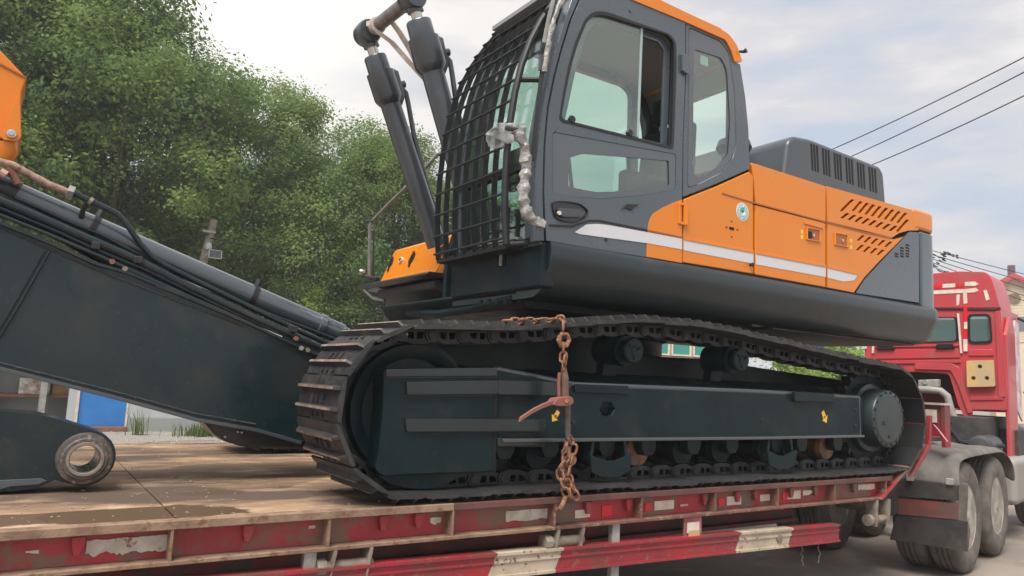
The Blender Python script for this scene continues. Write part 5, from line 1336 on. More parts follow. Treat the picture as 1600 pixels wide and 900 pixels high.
# seat, console, levers
se = MB(); se.prism(rp([(3.55, 2.95), (3.60, 3.08), (4.02, 3.06), (4.10, 2.95)], .03), 3.80, 4.28)
seat = obj('seat', se, seatm, ex, bevel=.03)
obj('backrest', MB().prism(rp([(3.98, 3.04), (4.06, 3.66), (4.17, 3.66), (4.14, 3.0)], .04), 3.80, 4.28), seatm, seat, bevel=.04)
obj('headrest', MB().prism(rp([(4.02, 3.70), (4.03, 3.90), (4.13, 3.90), (4.14, 3.70)], .04), 3.92, 4.16), seatm, seat, bevel=.03)
obj('seat_base', box((3.6, 3.86, ZD + .05), (4.05, 4.22, 2.95)), blackm, seat, bevel=.02)
obj('armrest', MB().prism(rp([(3.55, 3.26), (3.55, 3.32), (4.05, 3.34), (4.05, 3.27)], .02), 3.70, 3.78), blackgl, seat, bevel=.01)
for y_ in (3.68, 4.32):
    obj('console', box((3.35, y_, 2.60), (3.95, y_ + .10, 3.12)), blackm, seat, bevel=.03)
    obj('control_lever', MB().tube([(3.42, y_ + .05, 3.12), (3.40, y_ + .05, 3.24), (3.37, y_ + .05, 3.34)], [.016, .014, .024], 8), blackm, seat)
obj('monitor', box((2.86, 4.28, 3.0), (2.92, 4.42, 3.3)), blackm, cab, bevel=.01)
obj('rear_console', box((4.12, YS + .09, ZD + .05), (4.30, CF - .06, 3.18)), mat('grey cab plastic', (.10, .11, .12), .6), cab, bevel=.03)
q = Zs([(1109, 97)])[0]; obj('window_sticker', box((q[0] - .08, YS + .0165, q[1] - .03), (q[0] + .0, YS + .018, q[1] + .04)), mat('pale sticker', (.45, .52, .50), .5), cab)
# ---------------- window guard: flat upright slats and cross rods
GP = [(2.425, 2.46), (2.405, 2.62), (2.395, 2.82), (2.397, 3.02), (2.410, 3.22), (2.435, 3.42), (2.475, 3.61), (2.535, 3.79), (2.61, 3.95), (2.70, 4.10), (2.80, 4.25), (2.90, 4.36)]
def gpt(k):
    i = min(int(k), len(GP) - 2); f = k - i; return (GP[i][0] * (1 - f) + GP[i + 1][0] * f, GP[i][1] * (1 - f) + GP[i + 1][1] * f)
gd_m = mat('guard black paint', (.016, .018, .021), .5)
GY0, GY1, NB = 3.73, 4.62, 8
gd = obj('window_guard', MB().tube([(gpt(k)[0], GY0 - .01, gpt(k)[1]) for k in [i * .5 for i in range(23)]], .022, 10), gd_m, ex)
for i in range(NB):
    y_ = GY0 + .02 + (GY1 - GY0 - .02) * i / (NB - 1); w = .040 if i else .025
    g = MB(); P = []
    ks = [j * .5 for j in range(23)]
    for k in ks:
        x_, z_ = gpt(k); P += [(x_, y_ - .004, z_), (x_, y_ + .004, z_), (x_ + w, y_ + .004, z_ + .0), (x_ + w, y_ - .004, z_)]
    n = len(ks); fs = [(a * 4 + j, a * 4 + (j + 1) % 4, (a + 1) * 4 + (j + 1) % 4, (a + 1) * 4 + j) for a in range(n - 1) for j in range(4)]
    fs += [(0, 1, 2, 3), (n * 4 - 1, n * 4 - 2, n * 4 - 3, n * 4 - 4)]
    g.add(P, fs); obj('guard_slat', g, gd_m, gd, angle=40)
rodM = mesh_of('cross_rod', MB().tube([(0, 0, 0), (0, GY1 - GY0 + .02, 0)], .0085, 7), gd_m)
for i in range(15):
    x_, z_ = gpt(.25 + i * .755)
    piece('cross_rod', rodM, gd, Matrix.Translation((x_ - .006, GY0 - .01, z_)))
for k in (0, 5.5, 11):
    x_, z_ = gpt(k); obj('guard_bracket', MB().tube([(x_, GY0, z_), (x_ + .12, GY0 - .04, z_ + .02), (x_ + .22, YS + .1, z_ + .02)], .018, 8), gd_m, gd)
x_, z_ = gpt(11); 
# small ledge with light clips under the guard
for i in range(5):
    a, b = at(725 + i * 18, 388 - i * 3.6, 0, 2.50), at(733 + i * 18, 390 - i * 3.6, 0, 2.50)
    obj('guard_clip', box((2.49, min(a.y, b.y), a.z - .008), (2.53, max(a.y, b.y), a.z + .008)), galv if i else blackm, gd)
obj('guard_sill', box((2.44, GY0, 2.44), (2.60, GY1 + .02, 2.475)), gd_m, gd, bevel=.005)
# wiper and lamp bracket seen through the guard
obj('wiper', MB().tube([(2.50, 4.0, 2.60), (2.49, 4.15, 3.0), (2.50, 4.18, 3.5)], .012, 6), blackm, cab)
obj('pillar_bracket', MB().prism([(2.62, 4.02), (2.95, 4.06), (2.95, 4.0), (2.66, 3.93)], YS + .1, CF - .1), blackm, cab)
# grab rail wrapped in clear film
def lumpy(path, r, seed, seg=14, rings=60, amp=.35):
    rr_ = random.Random(seed); P = [Vector(p) for p in path]; L = [0]
    for i in range(1, len(P)): L.append(L[-1] + (P[i] - P[i - 1]).length)
    pts, rads = [], []
    for i in range(rings):
        d = L[-1] * i / (rings - 1); j = 1
        while j < len(L) - 1 and L[j] < d: j += 1
        f = (d - L[j - 1]) / (L[j] - L[j - 1]); pts.append(P[j - 1].lerp(P[j], f))
        rads.append(r * (1 + amp * .5 * math.sin(i * .9 + seed) * rr_.random()))
    g = MB().tube(pts, rads, seg)
    vs = []
    for v in g.v:
        v = Vector(v); nn = noise.noise_vector(v * 22 + Vector((seed, 0, 0))) * r * amp * 1.5; vs.append(tuple(v + nn))
    g.v = vs; return g
YR = 3.47
rail = obj('grab_rail', MB().tube([at(850, 352, 1, YR + .04), at(838, 346, 1, YR), at(822, 330, 1, YR), at(818, 300, 1, YR), at(822, 262, 1, YR), at(818, 225, 1, YR), at(808, 203, 1, YR), at(792, 200, 1, YR + .1)], .016, 8), blackm, ex)
obj('film_wrap', lumpy([at(848, 351, 1, YR), at(834, 345, 1, YR), at(821, 328, 1, YR), at(817, 300, 1, YR), at(822, 262, 1, YR), at(819, 225, 1, YR), at(806, 203, 1, YR)], .031, 3), plasticw, rail, angle=25)
def film(pts, y, seed, nm, par, n=14):
    # crumpled sheet spanning a quad
    (a, b, c_, d_) = [at(u, v, 1, y) for u, v in pts]; g = MB(); vs = []
    for i in range(n + 1):
        for j in range(n + 1):
            p = a.lerp(b, i / n).lerp(d_.lerp(c_, i / n), j / n); q = noise.noise_vector(p * 9 + Vector((seed, 0, 0))) * .045 + noise.noise_vector(p * 26) * .02
            vs.append(p + Vector((q.x * .6, q.y, q.z * .6)))
    fs = [(i * (n + 1) + j, i * (n + 1) + j + 1, (i + 1) * (n + 1) + j + 1, (i + 1) * (n + 1) + j) for i in range(n) for j in range(n)]
    g.add(vs, fs); o = obj(nm, g, filmm, par, angle=25); o.modifiers.new('thick', 'SOLIDIFY').thickness = .001; return o
filmm = mat('thin clear film', (.45, .46, .44), .18, coat=.3, alpha=.5)
film([(758, 208), (772, 191), (824, 198), (822, 228)], 3.66, 1, 'film_sheet', rail)
film([(760, 208), (800, 200), (798, 226), (764, 232)], 3.70, 5, 'film_sheet', rail)
obj('film_wrap', lumpy([at(886, -10, 1, YR + .03), at(872, 12, 1, YR + .02), at(860, 50, 1, YR + .02), at(853, 88, 1, YR + .03), at(850, 112, 1, YR + .03)], .015, 9, rings=40), plasticw, rail, angle=25)
obj('upper_rail', MB().tube([at(876, -8, 1, YR + .05), at(862, 40, 1, YR + .05), at(846, 120, 1, YR + .05), at(838, 190, 1, YR + .05), at(832, 250, 1, YR + .06)], .015, 8), blackm, rail)
obj('film_strip', MB().ribbon([at(866, -5, 1, YR + .08), at(857, 30, 1, YR + .06), at(850, 66, 1, YR + .04)], .028, .004, (1, 0, .2)), filmm, rail)
obj('rail_label', box((at(842, 84, 1, 3.52).x, 3.50, at(842, 108, 1, 3.5).z), (at(854, 84, 1, 3.52).x, 3.52, at(842, 84, 1, 3.5).z)), blackgl, rail)

# ---------------- boom cylinders, front frame
def cylinder(Y, tip, gl0, gl1, b1, r, par_label, rod_eye_r=.085):
    a, b, c_, d_ = (at(u, v, 1, Y) for u, v in (tip, gl0, gl1, b1))
    ax_ = (d_ - b).normalized(); c_ = b + ax_ * (c_ - b).length; 
    # the rod carries on along the same axis to its eye
    L_ = (a - b).length; a = b - ax_ * L_
    o = obj('boom_cylinder', MB().tube([c_ - ax_ * .02, c_, d_], [r * .95, r, r], 28), cylu, ex, label=par_label)
    gl = MB().tube([b, b + ax_ * .012, b + ax_ * .13, b + ax_ * .131, b + ax_ * .33, b + ax_ * .35, b + ax_ * .385], [r * 1.02, r * 1.10, r * 1.12, r * 1.36, r * 1.38, r * 1.30, r * 1.02], 24)
    obj('gland', gl, cylu, o, angle=30)
    side = Vector((.0, 1, 0)).cross(ax_).normalized()
    pb_ = b + ax_ * .20 + side * r * 1.25
    obj('port_block', MB().tube([b + ax_ * .12 - side * r * 1.2, b + ax_ * .15 - side * r * 1.42, b + ax_ * .34 - side * r * 1.32, b + ax_ * .40 - side * r * 1.0], [.02, .042, .042, .02], 8), cylu, o)
    obj('rod', MB().tube([a, b + ax_ * .02], .042, 18), chrome, o)
    obj('rod_eye', MB().lathe((a.x, a.y - .075, a.z), [(.045, 0), (rod_eye_r, .0), (rod_eye_r * 1.1, .02), (rod_eye_r * 1.12, .075), (rod_eye_r * 1.1, .13), (rod_eye_r, .15), (.045, .15)], seg=28).tube([a, a + (b - a) * .62], [.06, .062], 16), cylu, o, angle=30)
    # hard line down the barrel with a flange at its top
    h0 = b + ax_ * .30 - side * r * 1.7; P = [h0 - ax_ * .03, h0 + ax_ * .02 - side * .03, h0 + ax_ * .10 - side * .02, h0 + ax_ * .35 + side * .02, d_ - ax_ * .5 - side * r * 1.1, d_ - side * r * 1.1]
    obj('hard_line', MB().tube(P, .020, 8), cylu, o)
    obj('line_flange', MB().tube([h0 - ax_ * .05 + side * .03, h0 - ax_ * .05 - side * .04], .03, 10), cylu, o)
    return o, a
c1, e1 = cylinder(4.75, (641, -2), (653.5, 33), (674, 95), (752, 385), .086, 'near boom cylinder of the upright pair')
c2, e2 = cylinder(5.22, (575, 52), (585.5, 88), (602, 145), (683, 385), .080, 'far boom cylinder of the upright pair')
obj('cross_pin', MB().tube([e1 + Vector((0, -.02, 0)), e2 + Vector((0, .03, 0))], .052, 18), mat('bare pin steel', (.26, .255, .25), .35, metal=.6, c2=(.18, .165, .15), sc=14), c1)
# front frame between the cylinders' feet
for y_ in (4.66, 4.84, 5.06):
    obj('boom_lug', MB().prism(rp([(2.74, 2.16), (2.74, 2.55), (2.80, 2.80), (2.98, 2.86), (3.40, 2.60), (3.40, 2.16)], .06), y_ - .025, y_ + .025), slate_low, ex, bevel=.008)
obj('front_plate', box((2.78, 4.66, 2.14), (2.84, 5.08, 2.56)), slate_low, ex, bevel=.01)
obj('foot_pin', MB().cyl((2.86, 4.62, 2.66), (2.86, 5.28, 2.66), .06, 20), winchm, ex)
obj('swing_frame', box((2.86, 4.66, 2.16), (4.6, 5.12, 2.48)), slate_low, ex, bevel=.02)
# strap hung from the pin down behind the near cylinder
strap = thing('tie_strap', tuple(e2), 'loop of beige webbing strap round the pin between the two tall cylinders', 'strap')
pm = e2.lerp(e1, .22)
def apt(u, v, y): return at(u, v, 1, y)
obj('webbing', MB().ribbon([pm + Vector((-.06, .0, .02)), pm + Vector((-.065, -.01, -.02)), apt(612, 66, 5.05), apt(640, 98, 4.95), apt(664, 124, 4.90), apt(682, 150, 4.88)], .045, .005, (.80, -.55, .15)), strapm, strap)
obj('webbing', MB().ribbon([pm + Vector((.05, -.06, .03)), apt(608, 28, 5.05), apt(625, 52, 5.0), apt(642, 80, 4.96), apt(655, 108, 4.92), apt(676, 140, 4.88)], .045, .005, (.80, -.55, .15)), strapm, strap)
obj('strap_turn', MB().lathe((pm.x, pm.y - .028, pm.z), [(.056, 0), (.064, .002), (.064, .055), (.056, .057)], seg=22), strapm, strap)

# ---------------- orange tool box and right front corner
TX = 2.80
def Q(u, v, x): p = at(u, v, 0, x); return (p.y, p.z)
tb_f = [Q(597, 430, TX), Q(610, 396, TX + .07), Q(660, 375, TX + .12), Q(672, 392, TX + .07), Q(660, 424, TX)]
y0 = min(p[0] for p in tb_f); 
ylo = Q(686, 434, TX)[0]; yhi = Q(597, 430, TX)[0]; zlo = Q(660, 432, TX)[1]
zt_ = Q(662, 374, TX + .14)[1]
tbm = MB().prism(rp([(TX, zlo), (TX + .04, zlo + .06), (TX + .16, zt_ - .02), (TX + .22, zt_), (TX + .62, zt_), (TX + .62, zlo)], [.01, .01, .03, .03, .02, .0]), ylo + .10, yhi + .10)
tbo = obj('tool_box', tbm, orange, ex, bevel=.018, seg=3)
obj('tool_box_side', MB().prism(rp([(TX + .02, zlo), (TX + .18, zt_ + .015), (TX + .24, zt_ + .02), (TX + .62, zlo + .1), (TX + .62, zlo)], [.0, .02, .02, .02, .0]), ylo, ylo + .10), orange, tbo, bevel=.012)
def onlid(u, v):
    # point on the sloping lid, between its bottom and top edge
    n_ = Vector((-(zt_ - zlo - .08), 0, .12)).normalized(); p0 = Vector((TX + .04, 0, zlo + .06)); d = ray(u, v); t = (p0 - CAM).dot(n_) / d.dot(n_); return CAM + d * t + n_ * .008, n_
for (u, v, w_) in ((611, 412, .06), (644, 404, .075)):
    p, nn = onlid(u, v); g = MB(); t1 = Vector((0, 1, 0)); t2 = nn.cross(t1)
    poly = [(.50 * math.cos(k_ * .6283), .62 * math.sin(k_ * .6283)) for k_ in range(10)]
    vs = [p + t1 * a * w_ * 1.2 + t2 * b * w_ * 1.3 for a, b in poly]; vs2 = [q - nn * .01 for q in vs]
    k = len(poly); g.add(vs + vs2, [tuple(range(k)), tuple(reversed(range(k, 2 * k)))] + [(i, (i + 1) % k, k + (i + 1) % k, k + i) for i in range(k)])
    obj('lid_scoop', g, voidm, tbo, angle=0)
    q = p + t2 * -.0; obj('lid_strap', MB().ribbon([p - t2 * .07 + nn * .004, p - t2 * .03 + nn * .006, p + t2 * .09 + t1 * -.02], .022, .008, t1), blackm, tbo)
p, nn = onlid(628, 407); obj('lid_lock', MB().tube([p - nn * .02, p + nn * .012], .030, 14), reftape, tbo); obj('lid_lock_hole', MB().tube([p, p + nn * .016], .018, 10), voidm, tbo)
obj('step_platform', MB().prism([(TX - .14, zlo - .025), (TX - .12, zlo - .002), (3.6, zlo - .002), (3.6, zlo - .05), (TX - .1, zlo - .05)], ylo - .05, yhi + .25), blackm, ex, bevel=.006)
obj('corner_box', MB().prism(rp([(TX - .05, zlo - .13), (TX - .05, zlo - .06), (4.4, zlo - .06), (4.4, 2.14), (TX + .55, 2.14), (TX + .35, 2.19)], .02), ylo - .02, yhi - .02), mat('dark brown underside', (.030, .028, .026), .6, c2=(.05, .042, .036), sc=4), ex, bevel=.015)  # dark brown over the whole corner box
obj('platform_support', MB().tube([(TX - .1, yhi + .15, zlo - .05), (TX - .05, yhi + .05, zlo - .13), (TX, yhi - .1, zlo - .15)], .018, 8), galv, ex)
hr = obj('handrail', MB().tube([at(577, 437, 0, 2.72), at(577, 400, 0, 2.72), at(578, 352, 0, 2.72), at(583, 344, 0, 2.74), at(610, 316, 0, 2.82), at(640, 288, 0, 2.92), at(672, 254, 0, 3.04), at(684, 240, 0, 3.10)], .017, 8), hrm, ex)
obj('rail_bracket', MB().tube([at(568, 432, 0, 2.70), at(590, 436, 0, 2.72)], .02, 6).tube([at(571, 345, 0, 2.70), at(582, 346, 0, 2.73)], .012, 6), blackm, hr)
a = at(566, 425, 0, 2.68); obj('side_lamp', MB().lathe((a.x - .03, a.y, a.z), [(0, 0), (.02, .0), (.028, .02), (.02, .05)], ax=0, seg=12), chrome, ex)
obj('rail_post', MB().tube([at(583, 437, 0, 2.74), at(584, 360, 0, 2.74)], .010, 6), blackm, hr)
# right-hand machinery deck behind the cylinders (low, seen edge on)
obj('right_deck', box((3.5, 5.45, ZD), (6.7, 6.2, 2.86)), slate, ex, bevel=.03)

# ================================================================== DETACHED BOOM
bm_ = thing('detached_boom', (0, 4.65, 1.0), 'detached slate grey boom lying along the trailer with a cylinder and pipes on top', 'boom')
BY0, BY1 = 4.45, 4.86
def B(pts, y=BY0): return S(y, pts)
outline = B([(-260, 300), (-120, 318), (0, 350), (75, 380), (150, 415), (200, 427), (380, 503), (440, 531), (500, 558), (560, 590), (545, 640), (500, 690), (460, 689), (400, 671), (307, 655), (175, 619), (0, 575), (-150, 540), (-260, 510)])
obj('side_plate', MB().prism(outline, BY0 + .01, BY1 - .01), boom_m, bm_, bevel=.004)
obj('lower_flange', MB().ribbon([(p[0], (BY0 + BY1) / 2, p[1] - .006) for p in B([(-260, 508), (-150, 538), (0, 574), (175, 618), (307, 654), (400, 670), (470, 690)])], BY1 - BY0 + .03, .020, (0, 1, 0)), railm, bm_, bevel=.003)  # highlight along the flange put into its lighter colour
obj('upper_flange', MB().ribbon([(p[0], (BY0 + BY1) / 2, p[1] + .006) for p in B([(-260, 302), (-120, 319), (0, 350), (75, 380), (150, 414), (200, 428), (380, 503), (440, 531), (500, 558)])], BY1 - BY0 + .02, .018, (0, 1, 0)), boom_m, bm_, bevel=.003)
obj('weld_seam', MB().tube([(p[0], BY0 + .008, p[1]) for p in B([(77, 392), (55, 430), (28, 478), (-2, 527)])], .009, 6), boom_m, bm_)
obj('weld_seam', MB().tube([(p[0], BY0 + .008, p[1]) for p in B([(70, 392), (48, 430), (21, 478), (-9, 527)])], .004, 6), voidm, bm_)
for pts in ([(-120, 534), (0, 567), (175, 611), (307, 647), (400, 663)], [(0, 355), (150, 421), (380, 509)]):
    q = B(pts); obj('weld_bead', MB().tube([(p[0], BY0 + .008, p[1]) for p in q], .0055, 6), weldm, bm_)
# pipes along the near top edge
def line(pts, y, r, m_=boom_m, nm='hydraulic_pipe', par=bm_, seg=10): return obj(nm, MB().tube([at(u, v, 1, y) for u, v in pts], r, seg), m_, par)
line([(-120, 262), (0, 313), (100, 356), (212, 405), (300, 450), (400, 498), (500, 542)], BY0 + .02, .021)
line([(-120, 278), (0, 325), (90, 362), (150, 390), (228, 422), (330, 472), (430, 518), (500, 556)], BY0 + .03, .016)
line([(-120, 292), (0, 336), (80, 368), (160, 402), (230, 434), (380, 501)], BY0 + .0, .010)
line([(394, 508), (440, 527)], BY0 - .0, .008, galv)
line([(245, 447), (380, 501)], BY0 - .004, .004, galv)
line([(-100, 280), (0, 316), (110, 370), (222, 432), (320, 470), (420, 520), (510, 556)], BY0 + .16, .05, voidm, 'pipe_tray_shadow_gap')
# pipe clamps
for u, v in ((216, 406), (458, 514), (150, 384)):
    p = at(u, v, 1, BY0 - .0); obj('pipe_clamp', box((p.x - .022, BY0 - .012, p.z - .02), (p.x + .022, BY0 + .05, p.z + .02)), link_m, bm_, bevel=.006)
# fittings with worn bolts
for u, v, m_ in ((175, 403, rust), (195, 414, winchm), (462, 523, rust_red), (470, 538, galv), (480, 541, winchm)):
    p = at(u, v + 6, 1, BY0); obj('pipe_fitting', MB().cyl((p.x, BY0 - .015, p.z), (p.x, BY0 + .03, p.z), .014, 8), m_, bm_)
# the arm cylinder on top
YC = 4.66
cc = [at(u, v, 1, YC) for u, v in ((20, 303), (122, 343), (200, 378), (390, 464), (500, 508), (536, 524))]
acy = obj('arm_cylinder', MB().tube([cc[0], cc[-1] - (cc[-1] - cc[-2]) * .1], .070, 26), cylp, bm_)
d0 = (cc[-1] - cc[0]).normalized()
obj('cylinder_cap', MB().tube([cc[-1] - d0 * .19, cc[-1] - d0 * .185, cc[-1] - d0 * .15, cc[-1] - d0 * .145, cc[-1] + d0 * .02], [.072, .079, .079, .072, .058], 24), cylp, acy)
obj('cylinder_collar', MB().tube([cc[0] - d0 * .04, cc[0] + d0 * .02], .078, 24), blackm, acy)
obj('cylinder_gland', MB().tube([cc[0] - d0 * .5, cc[0] - d0 * .04], .070, 24), boom_m, acy)
for k in (.205, .68):
    p = cc[0] + (cc[-1] - cc[0]) * k
    obj('cylinder_band', MB().tube([p - d0 * .016, p + d0 * .016], .0755, 24), blackm, acy)
    up_ = Vector((d0.z, 0, -d0.x)) * -1
    obj('band_lug', MB().tube([p + up_ * .05, p + up_ * .115], [.024, .018], 8), blackm, acy)
obj('hard_line', MB().tube([at(u, v, 1, YC - .075) for u, v in ((22, 309), (60, 325), (115, 350), (160, 368), (225, 402), (300, 438), (420, 490), (525, 530))], .009, 7), boom_m, acy)
# bent steel pipe with rusty hose end
line([(113, 300), (128, 308), (145, 316), (165, 325), (183, 334), (193, 344), (205, 360), (220, 382), (238, 402), (260, 416), (300, 436), (420, 494), (520, 541)], YC - .11, .017, boom_m, 'bent_pipe')
line([(-40, 243), (0, 253), (20, 258), (45, 272), (75, 288), (98, 297), (106, 301)], YC - .11, .020, mat('rusty hose', (.26, .15, .11), .75, c2=(.34, .24, .19), sc=25, c3=(.12, .08, .07), c3sc=40, bump=.2, bsc=80), 'rusty_hose_end', seg=12)
p = at(110, 301, 1, YC - .11); dd = (at(128, 308, 1, YC - .11) - at(98, 297, 1, YC - .11)).normalized()
obj('hose_flange', MB().tube([p - dd * .016, p + dd * .016], .040, 4), galv, bm_, bevel=.004)
obj('pipe_union', MB().tube([at(139, 313, 1, YC - .11), at(144, 316, 1, YC - .11)], .023, 8), winchm, bm_)
obj('pipe_stay', MB().tube([at(137, 314, 1, YC - .11), at(130, 326, 1, YC - .09), at(127, 340, 1, YC - .07)], .014, 8), blackm, bm_)
obj('hose_elbow', MB().tube([at(12, 262, 1, YC - .1), at(22, 274, 1, YC - .1), at(28, 288, 1, YC - .1)], [.024, .02, .016], 8), rust_red, bm_)
obj('hose_elbow', MB().tube([at(0, 268, 1, YC - .12), at(10, 274, 1, YC - .12)], .022, 8), mat('pink primer', (.5, .3, .26), .7), bm_)
# foot bracket of the boom, resting on the deck beyond the track
obj('boom_foot', MB().prism(S(4.58, [(304, 652), (322, 664), (334, 678), (352, 690), (375, 697), (470, 702), (560, 702), (560, 640), (470, 640), (400, 660)]), 4.56, 4.78), mat('black boom foot', (.018, .020, .022), .35, coat=.3), bm_, bevel=.015)
for u, v in ((345, 663), (372, 675), (378, 676), (352, 683)):
    p = at(u, v, 1, 4.54); obj('foot_bolt', MB().cyl((p.x, 4.54, p.z), (p.x, 4.57, p.z), .006, 6), reftape, bm_)
# trestle outside the frame that carries the boom's raised end
obj('boom_rest', box((-.9, 4.4, 1.0), (-.7, 4.95, 1.62)), brownm, bm_)

# ================================================================== SPARE ARM with bushing (lower left)
am = thing('spare_arm', (-.3, 4.5, 1.0), 'dark painted arm end with a worn steel bushing, lying on the muddy deck', 'arm')
AY0, AY1 = 4.32, 4.55
cB = at(132, 716, 1, AY0); bx, bz = cB.x, cB.z; RB = .128
op = [(-2.6, 1.42)] + S(AY0, [(-60, 640), (0, 642), (60, 647), (98, 657)])
arc = [(bx + (RB + .012) * math.cos(a), bz + (RB + .012) * math.sin(a)) for a in [R_(80 - i * 14) for i in range(13)]]
low_ = S(AY0, [(85, 750), (60, 762), (20, 768), (0, 769), (-60, 775)]) + [(-2.6, 1.02)]
body_ = op + arc + low_
hole_ = [(bx + .066 * math.cos(2 * math.pi * k / 36), bz + .066 * math.sin(2 * math.pi * k / 36)) for k in range(36)]
obj('arm_plate', MB().prism([body_, hole_[::-1]], AY0, AY1), boom_m, am, bevel=.010)
obj('arm_wear_plate', MB().prism(S(AY0, [(0, 750), (64, 747), (74, 751), (60, 757), (16, 760), (0, 765)]), AY0 - .008, AY0), slate, am, bevel=.003)
bu = MB().lathe((bx, AY0 - .045, bz), [(.066, 0), (.070, -.002), (.098, 0), (.104, .006), (.122, .010), (.127, .022), (.127, .05), (.127, AY1 - AY0 + .06), (.122, AY1 - AY0 + .07), (.066, AY1 - AY0 + .07), (.066, 0)], seg=56, open_=True)
obj('bushing', bu, mat('worn bushing steel', (.12, .10, .088), .55, metal=.3, c2=(.075, .064, .057), sc=16, c3=(.28, .22, .18), c3sc=35, bump=.2, bsc=60), am, angle=30)
obj('grease_seal', MB().lathe((bx, AY0 - .048, bz), [(.068, .0), (.070, -.003), (.082, -.003), (.084, .004)], seg=48, open_=True), winchm, am)

# ================================================================== ORANGE BRACKET (upper left)
ob_ = thing('orange_boom', (-.6, 4.7, 1.0), 'orange steel boom end with bolted lug at the left edge above the rusty hose', 'boom')
OY = 4.62
op = S(OY, [(-190, 60), (-90, 20), (0, 78), (42, 122), (38, 132), (34, 143), (33, 160), (33, 214), (28, 220), (10, 219), (-4, 214), (-40, 235), (-120, 380), (-260, 560), (-330, 640), (-380, 640), (-300, 400)])
obj('boom_plate', MB().prism(rp(op, .012, 2), OY, OY + .30), orange, ob_, bevel=.010)
obj('lug_plate', MB().prism(rp(S(OY - .03, [(31, 148), (33, 215), (26, 221), (2, 218), (10, 190), (24, 155)]), .02, 3), OY - .03, OY - .002), orange, ob_, bevel=.006)
obj('fold_line', MB().ribbon([(p[0], OY - .004, p[1]) for p in S(OY, [(-60, 75), (0, 100), (41, 122)])], .010, .006, (0, 0, 1)), orange_dk, ob_)
p = at(18, 209, 1, OY - .04); obj('lug_bolt', MB().lathe((p.x, OY - .055, p.z), [(0, 0), (.012, 0), (.014, .006), (.022, .008), (.024, .02)], seg=16), chrome, ob_)
obj('pin_collar', MB().tube([at(-8, 221, 1, OY + .02), at(8, 224, 1, OY + .02), at(21, 226, 1, OY + .02)], .016, 8), blackm, ob_)
obj('link_end', MB().tube([at(6, 224, 1, OY + .05), at(9, 238, 1, OY + .05), at(4, 250, 1, OY + .05)], [.062, .058, .045], 16), orange, ob_)

# ================================================================== CHAIN AND LOAD BINDER
def linkmesh(nm, L_=.060, W_=.038, r=.0076):
    P = []
    for k in range(16):
        a = 2 * math.pi * k / 16; x_ = math.cos(a) * W_ / 2 + 0; z_ = math.sin(a) * W_ / 2
        z_ += (L_ / 2 - W_ / 2) * (1 if math.sin(a) > 0 else -1) if abs(math.sin(a)) > 1e-6 else 0
        P.append(Vector((x_, 0, z_)))
    g = MB(); n = len(P); seg = 6
    for i, p in enumerate(P):
        t = (P[(i + 1) % n] - P[i - 1]).normalized(); b = Vector((0, 1, 0)); nn = t.cross(b)
        for k in range(seg):
            w = 2 * math.pi * k / seg; g.v.append(tuple(p + (nn * math.cos(w) + b * math.sin(w)) * r))
    for i in range(n):
        for k in range(seg):
            j = (k + 1) % seg; i2 = (i + 1) % n; g.f.append((i * seg + k, i * seg + j, i2 * seg + j, i2 * seg + k)); g.mi.append(0)
    return mesh_of(nm, g, rust)
lkM = linkmesh('link')
def run_chain(par, path, pitch=.046, seed=1, jit=.12):
    r = random.Random(seed); P = [Vector(p) for p in path]; L = [0]
    for i in range(1, len(P)): L.append(L[-1] + (P[i] - P[i - 1]).length)
    n = max(1, int(L[-1] / pitch))
    for i in range(n):
        d = L[-1] * (i + .5) / n; j = 1
        while j < len(L) - 1 and L[j] < d: j += 1
        f = (d - L[j - 1]) / (L[j] - L[j - 1]); p = P[j - 1].lerp(P[j], f); z = (P[j] - P[j - 1]).normalized()
        z = (z + Vector((r.uniform(-jit, jit), r.uniform(-jit, jit), r.uniform(-jit, jit)))).normalized()
        x_ = Vector((0, 1, .2)).cross(z); x_ = x_.normalized() if x_.length > .1 else Vector((1, 0, 0)); y_ = z.cross(x_)
        a = R_(45 if i % 2 else -45) + r.uniform(-.3, .3)
        xx = x_ * math.cos(a) + y_ * math.sin(a); yy = z.cross(xx)
        M_ = Matrix((xx, yy, z)).transposed().to_4x4(); M_.translation = p; piece('link', lkM, par, M_)
CY = 3.355
K = lambda u, v, y=CY: at(u, v, 1, y)
ct_ = thing('lashing_chain', tuple(K(882, 500)), 'rusty chain laid along the top of the near track and hooked down its side', 'chain')
# across the top of the track: runs back from the hook over the shoes
run_chain(ct_, [K(880, 503, 3.39), K(878, 498, 3.44), K(868, 500, 3.48), K(840, 501, 3.50), K(800, 502, 3.52), K(786, 503, 3.55)], seed=2)
run_chain(ct_, [K(879, 500, 3.38), K(880, 510), K(881, 520)], seed=3)
run_chain(ct_, [K(880, 536), K(880, 552), K(880, 566), K(880, 580)], seed=4); run_chain(ct_, [K(882, 552, CY - .02), K(883, 566, CY - .02), K(884, 574, CY - .02)], seed=8)
hk = MB().tube([K(875, 524), K(873, 532), K(877, 540), K(885, 540), K(889, 531), K(886, 523), K(879, 521), K(875, 524)], [.012, .015, .016, .015, .014, .013, .012, .012], 10)
obj('grab_hook', hk, rust, ct_)
lb = thing('load_binder', tuple(K(884, 600)), 'worn lever load binder with a long reddish handle tightening the chain', 'load binder')
bar = obj('upper_barrel', MB().tube([K(881, 572), K(881, 578), K(882, 590), K(882.5, 622)], [.013, .018, .024, .025], 14), mat('binder barrel brown', (.13, .085, .07), .5, metal=.3, c2=(.20, .12, .09), sc=18), lb)
obj('lower_barrel', MB().tube([K(886, 628), K(886, 655), K(887, 680), K(888, 690)], [.023, .021, .017, .012], 14), mat('binder barrel grey', (.14, .13, .125), .45, metal=.4, c2=(.10, .08, .07), sc=18), lb)
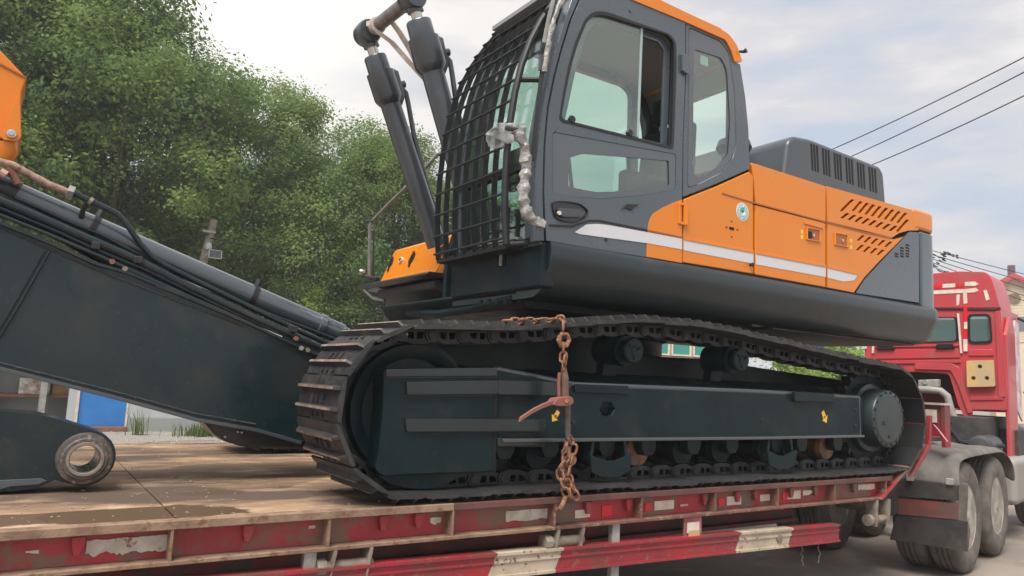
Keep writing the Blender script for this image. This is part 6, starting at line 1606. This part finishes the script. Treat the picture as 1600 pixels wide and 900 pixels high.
obj('head_casting', MB().prism(rp(S(CY - .03, [(868, 622), (888, 619), (892, 623), (892, 630), (884, 634), (868, 634), (860, 632)]), .008), CY - .055, CY + .02), rust_red, lb, bevel=.006)
obj('lever', MB().ribbon([K(876, 628, CY - .03), K(862, 629, CY - .035), K(848, 634, CY - .04), K(832, 642, CY - .045), K(820, 650, CY - .045), K(811, 656, CY - .045)], .030, .016, (.25, 0, 1)), rust_red, lb, bevel=.005)
obj('lever_pivot', MB().cyl(K(886, 626, CY - .065), K(886, 626, CY + .02), .012, 10), rust, lb)
obj('side_tooth', MB().tube([K(874, 582), K(873, 600), K(873.5, 620)], .010, 8), rust_red, lb)
cl_ = thing('lashing_chain', tuple(K(888, 740)), 'rusty chain hanging in a doubled loop from the binder to the deck edge', 'chain')
run_chain(cl_, [K(888, 680), K(892, 688), K(896, 700), K(893, 715), K(890, 726)], seed=5)
run_chain(cl_, [K(886, 692), K(885, 706), K(884, 718), K(877, 728), K(875, 740), K(877, 752), K(882, 764), K(886, 776)], seed=6)
run_chain(cl_, [K(888, 700), K(887, 716), K(889, 730), K(887, 742), K(890, 752), K(896, 762), K(899, 774), K(896, 780)], seed=7)
run_chain(cl_, [K(880, 735), K(884, 748), K(890, 764), K(893, 778)], seed=9)
run_chain(cl_, [K(884, 690, CY + .02), K(882, 705, CY + .02), K(888, 722, CY + .02), K(884, 738, CY + .02), K(888, 755, CY + .02), K(893, 770, CY + .02)], seed=12)
q = K(892, 718, CY + .01); obj('chain_ring', MB().lathe((q.x, q.y - .012, q.z), [(.008, 0), (.032, 0), (.038, .012), (.032, .024), (.008, .024)], seg=18), rust, cl_)
obj('deck_hook', MB().tube([K(884, 776), K(880, 786), K(876, 794), K(871, 798, 3.40), K(868, 792, 3.44)], [.012, .014, .014, .012, .010], 8), rust, cl_)

# ------------------------------------------------------------------ thin air haze round the whole place
hz_ = MB().box((-40, -12, -1), (100, 60, 24))
hm = bpy.data.materials.new('thin haze'); hm.use_nodes = True
for n_ in list(hm.node_tree.nodes): hm.node_tree.nodes.remove(n_)
ho_ = hm.node_tree.nodes.new('ShaderNodeOutputMaterial'); pv = hm.node_tree.nodes.new('ShaderNodeVolumePrincipled')
pv.inputs['Color'].default_value = (.94, .96, .95, 1); pv.inputs['Density'].default_value = .0020
hm.node_tree.links.new(pv.outputs[0], ho_.inputs['Volume'])
tag(obj('haze', hz_, hm, angle=0), kind='stuff')
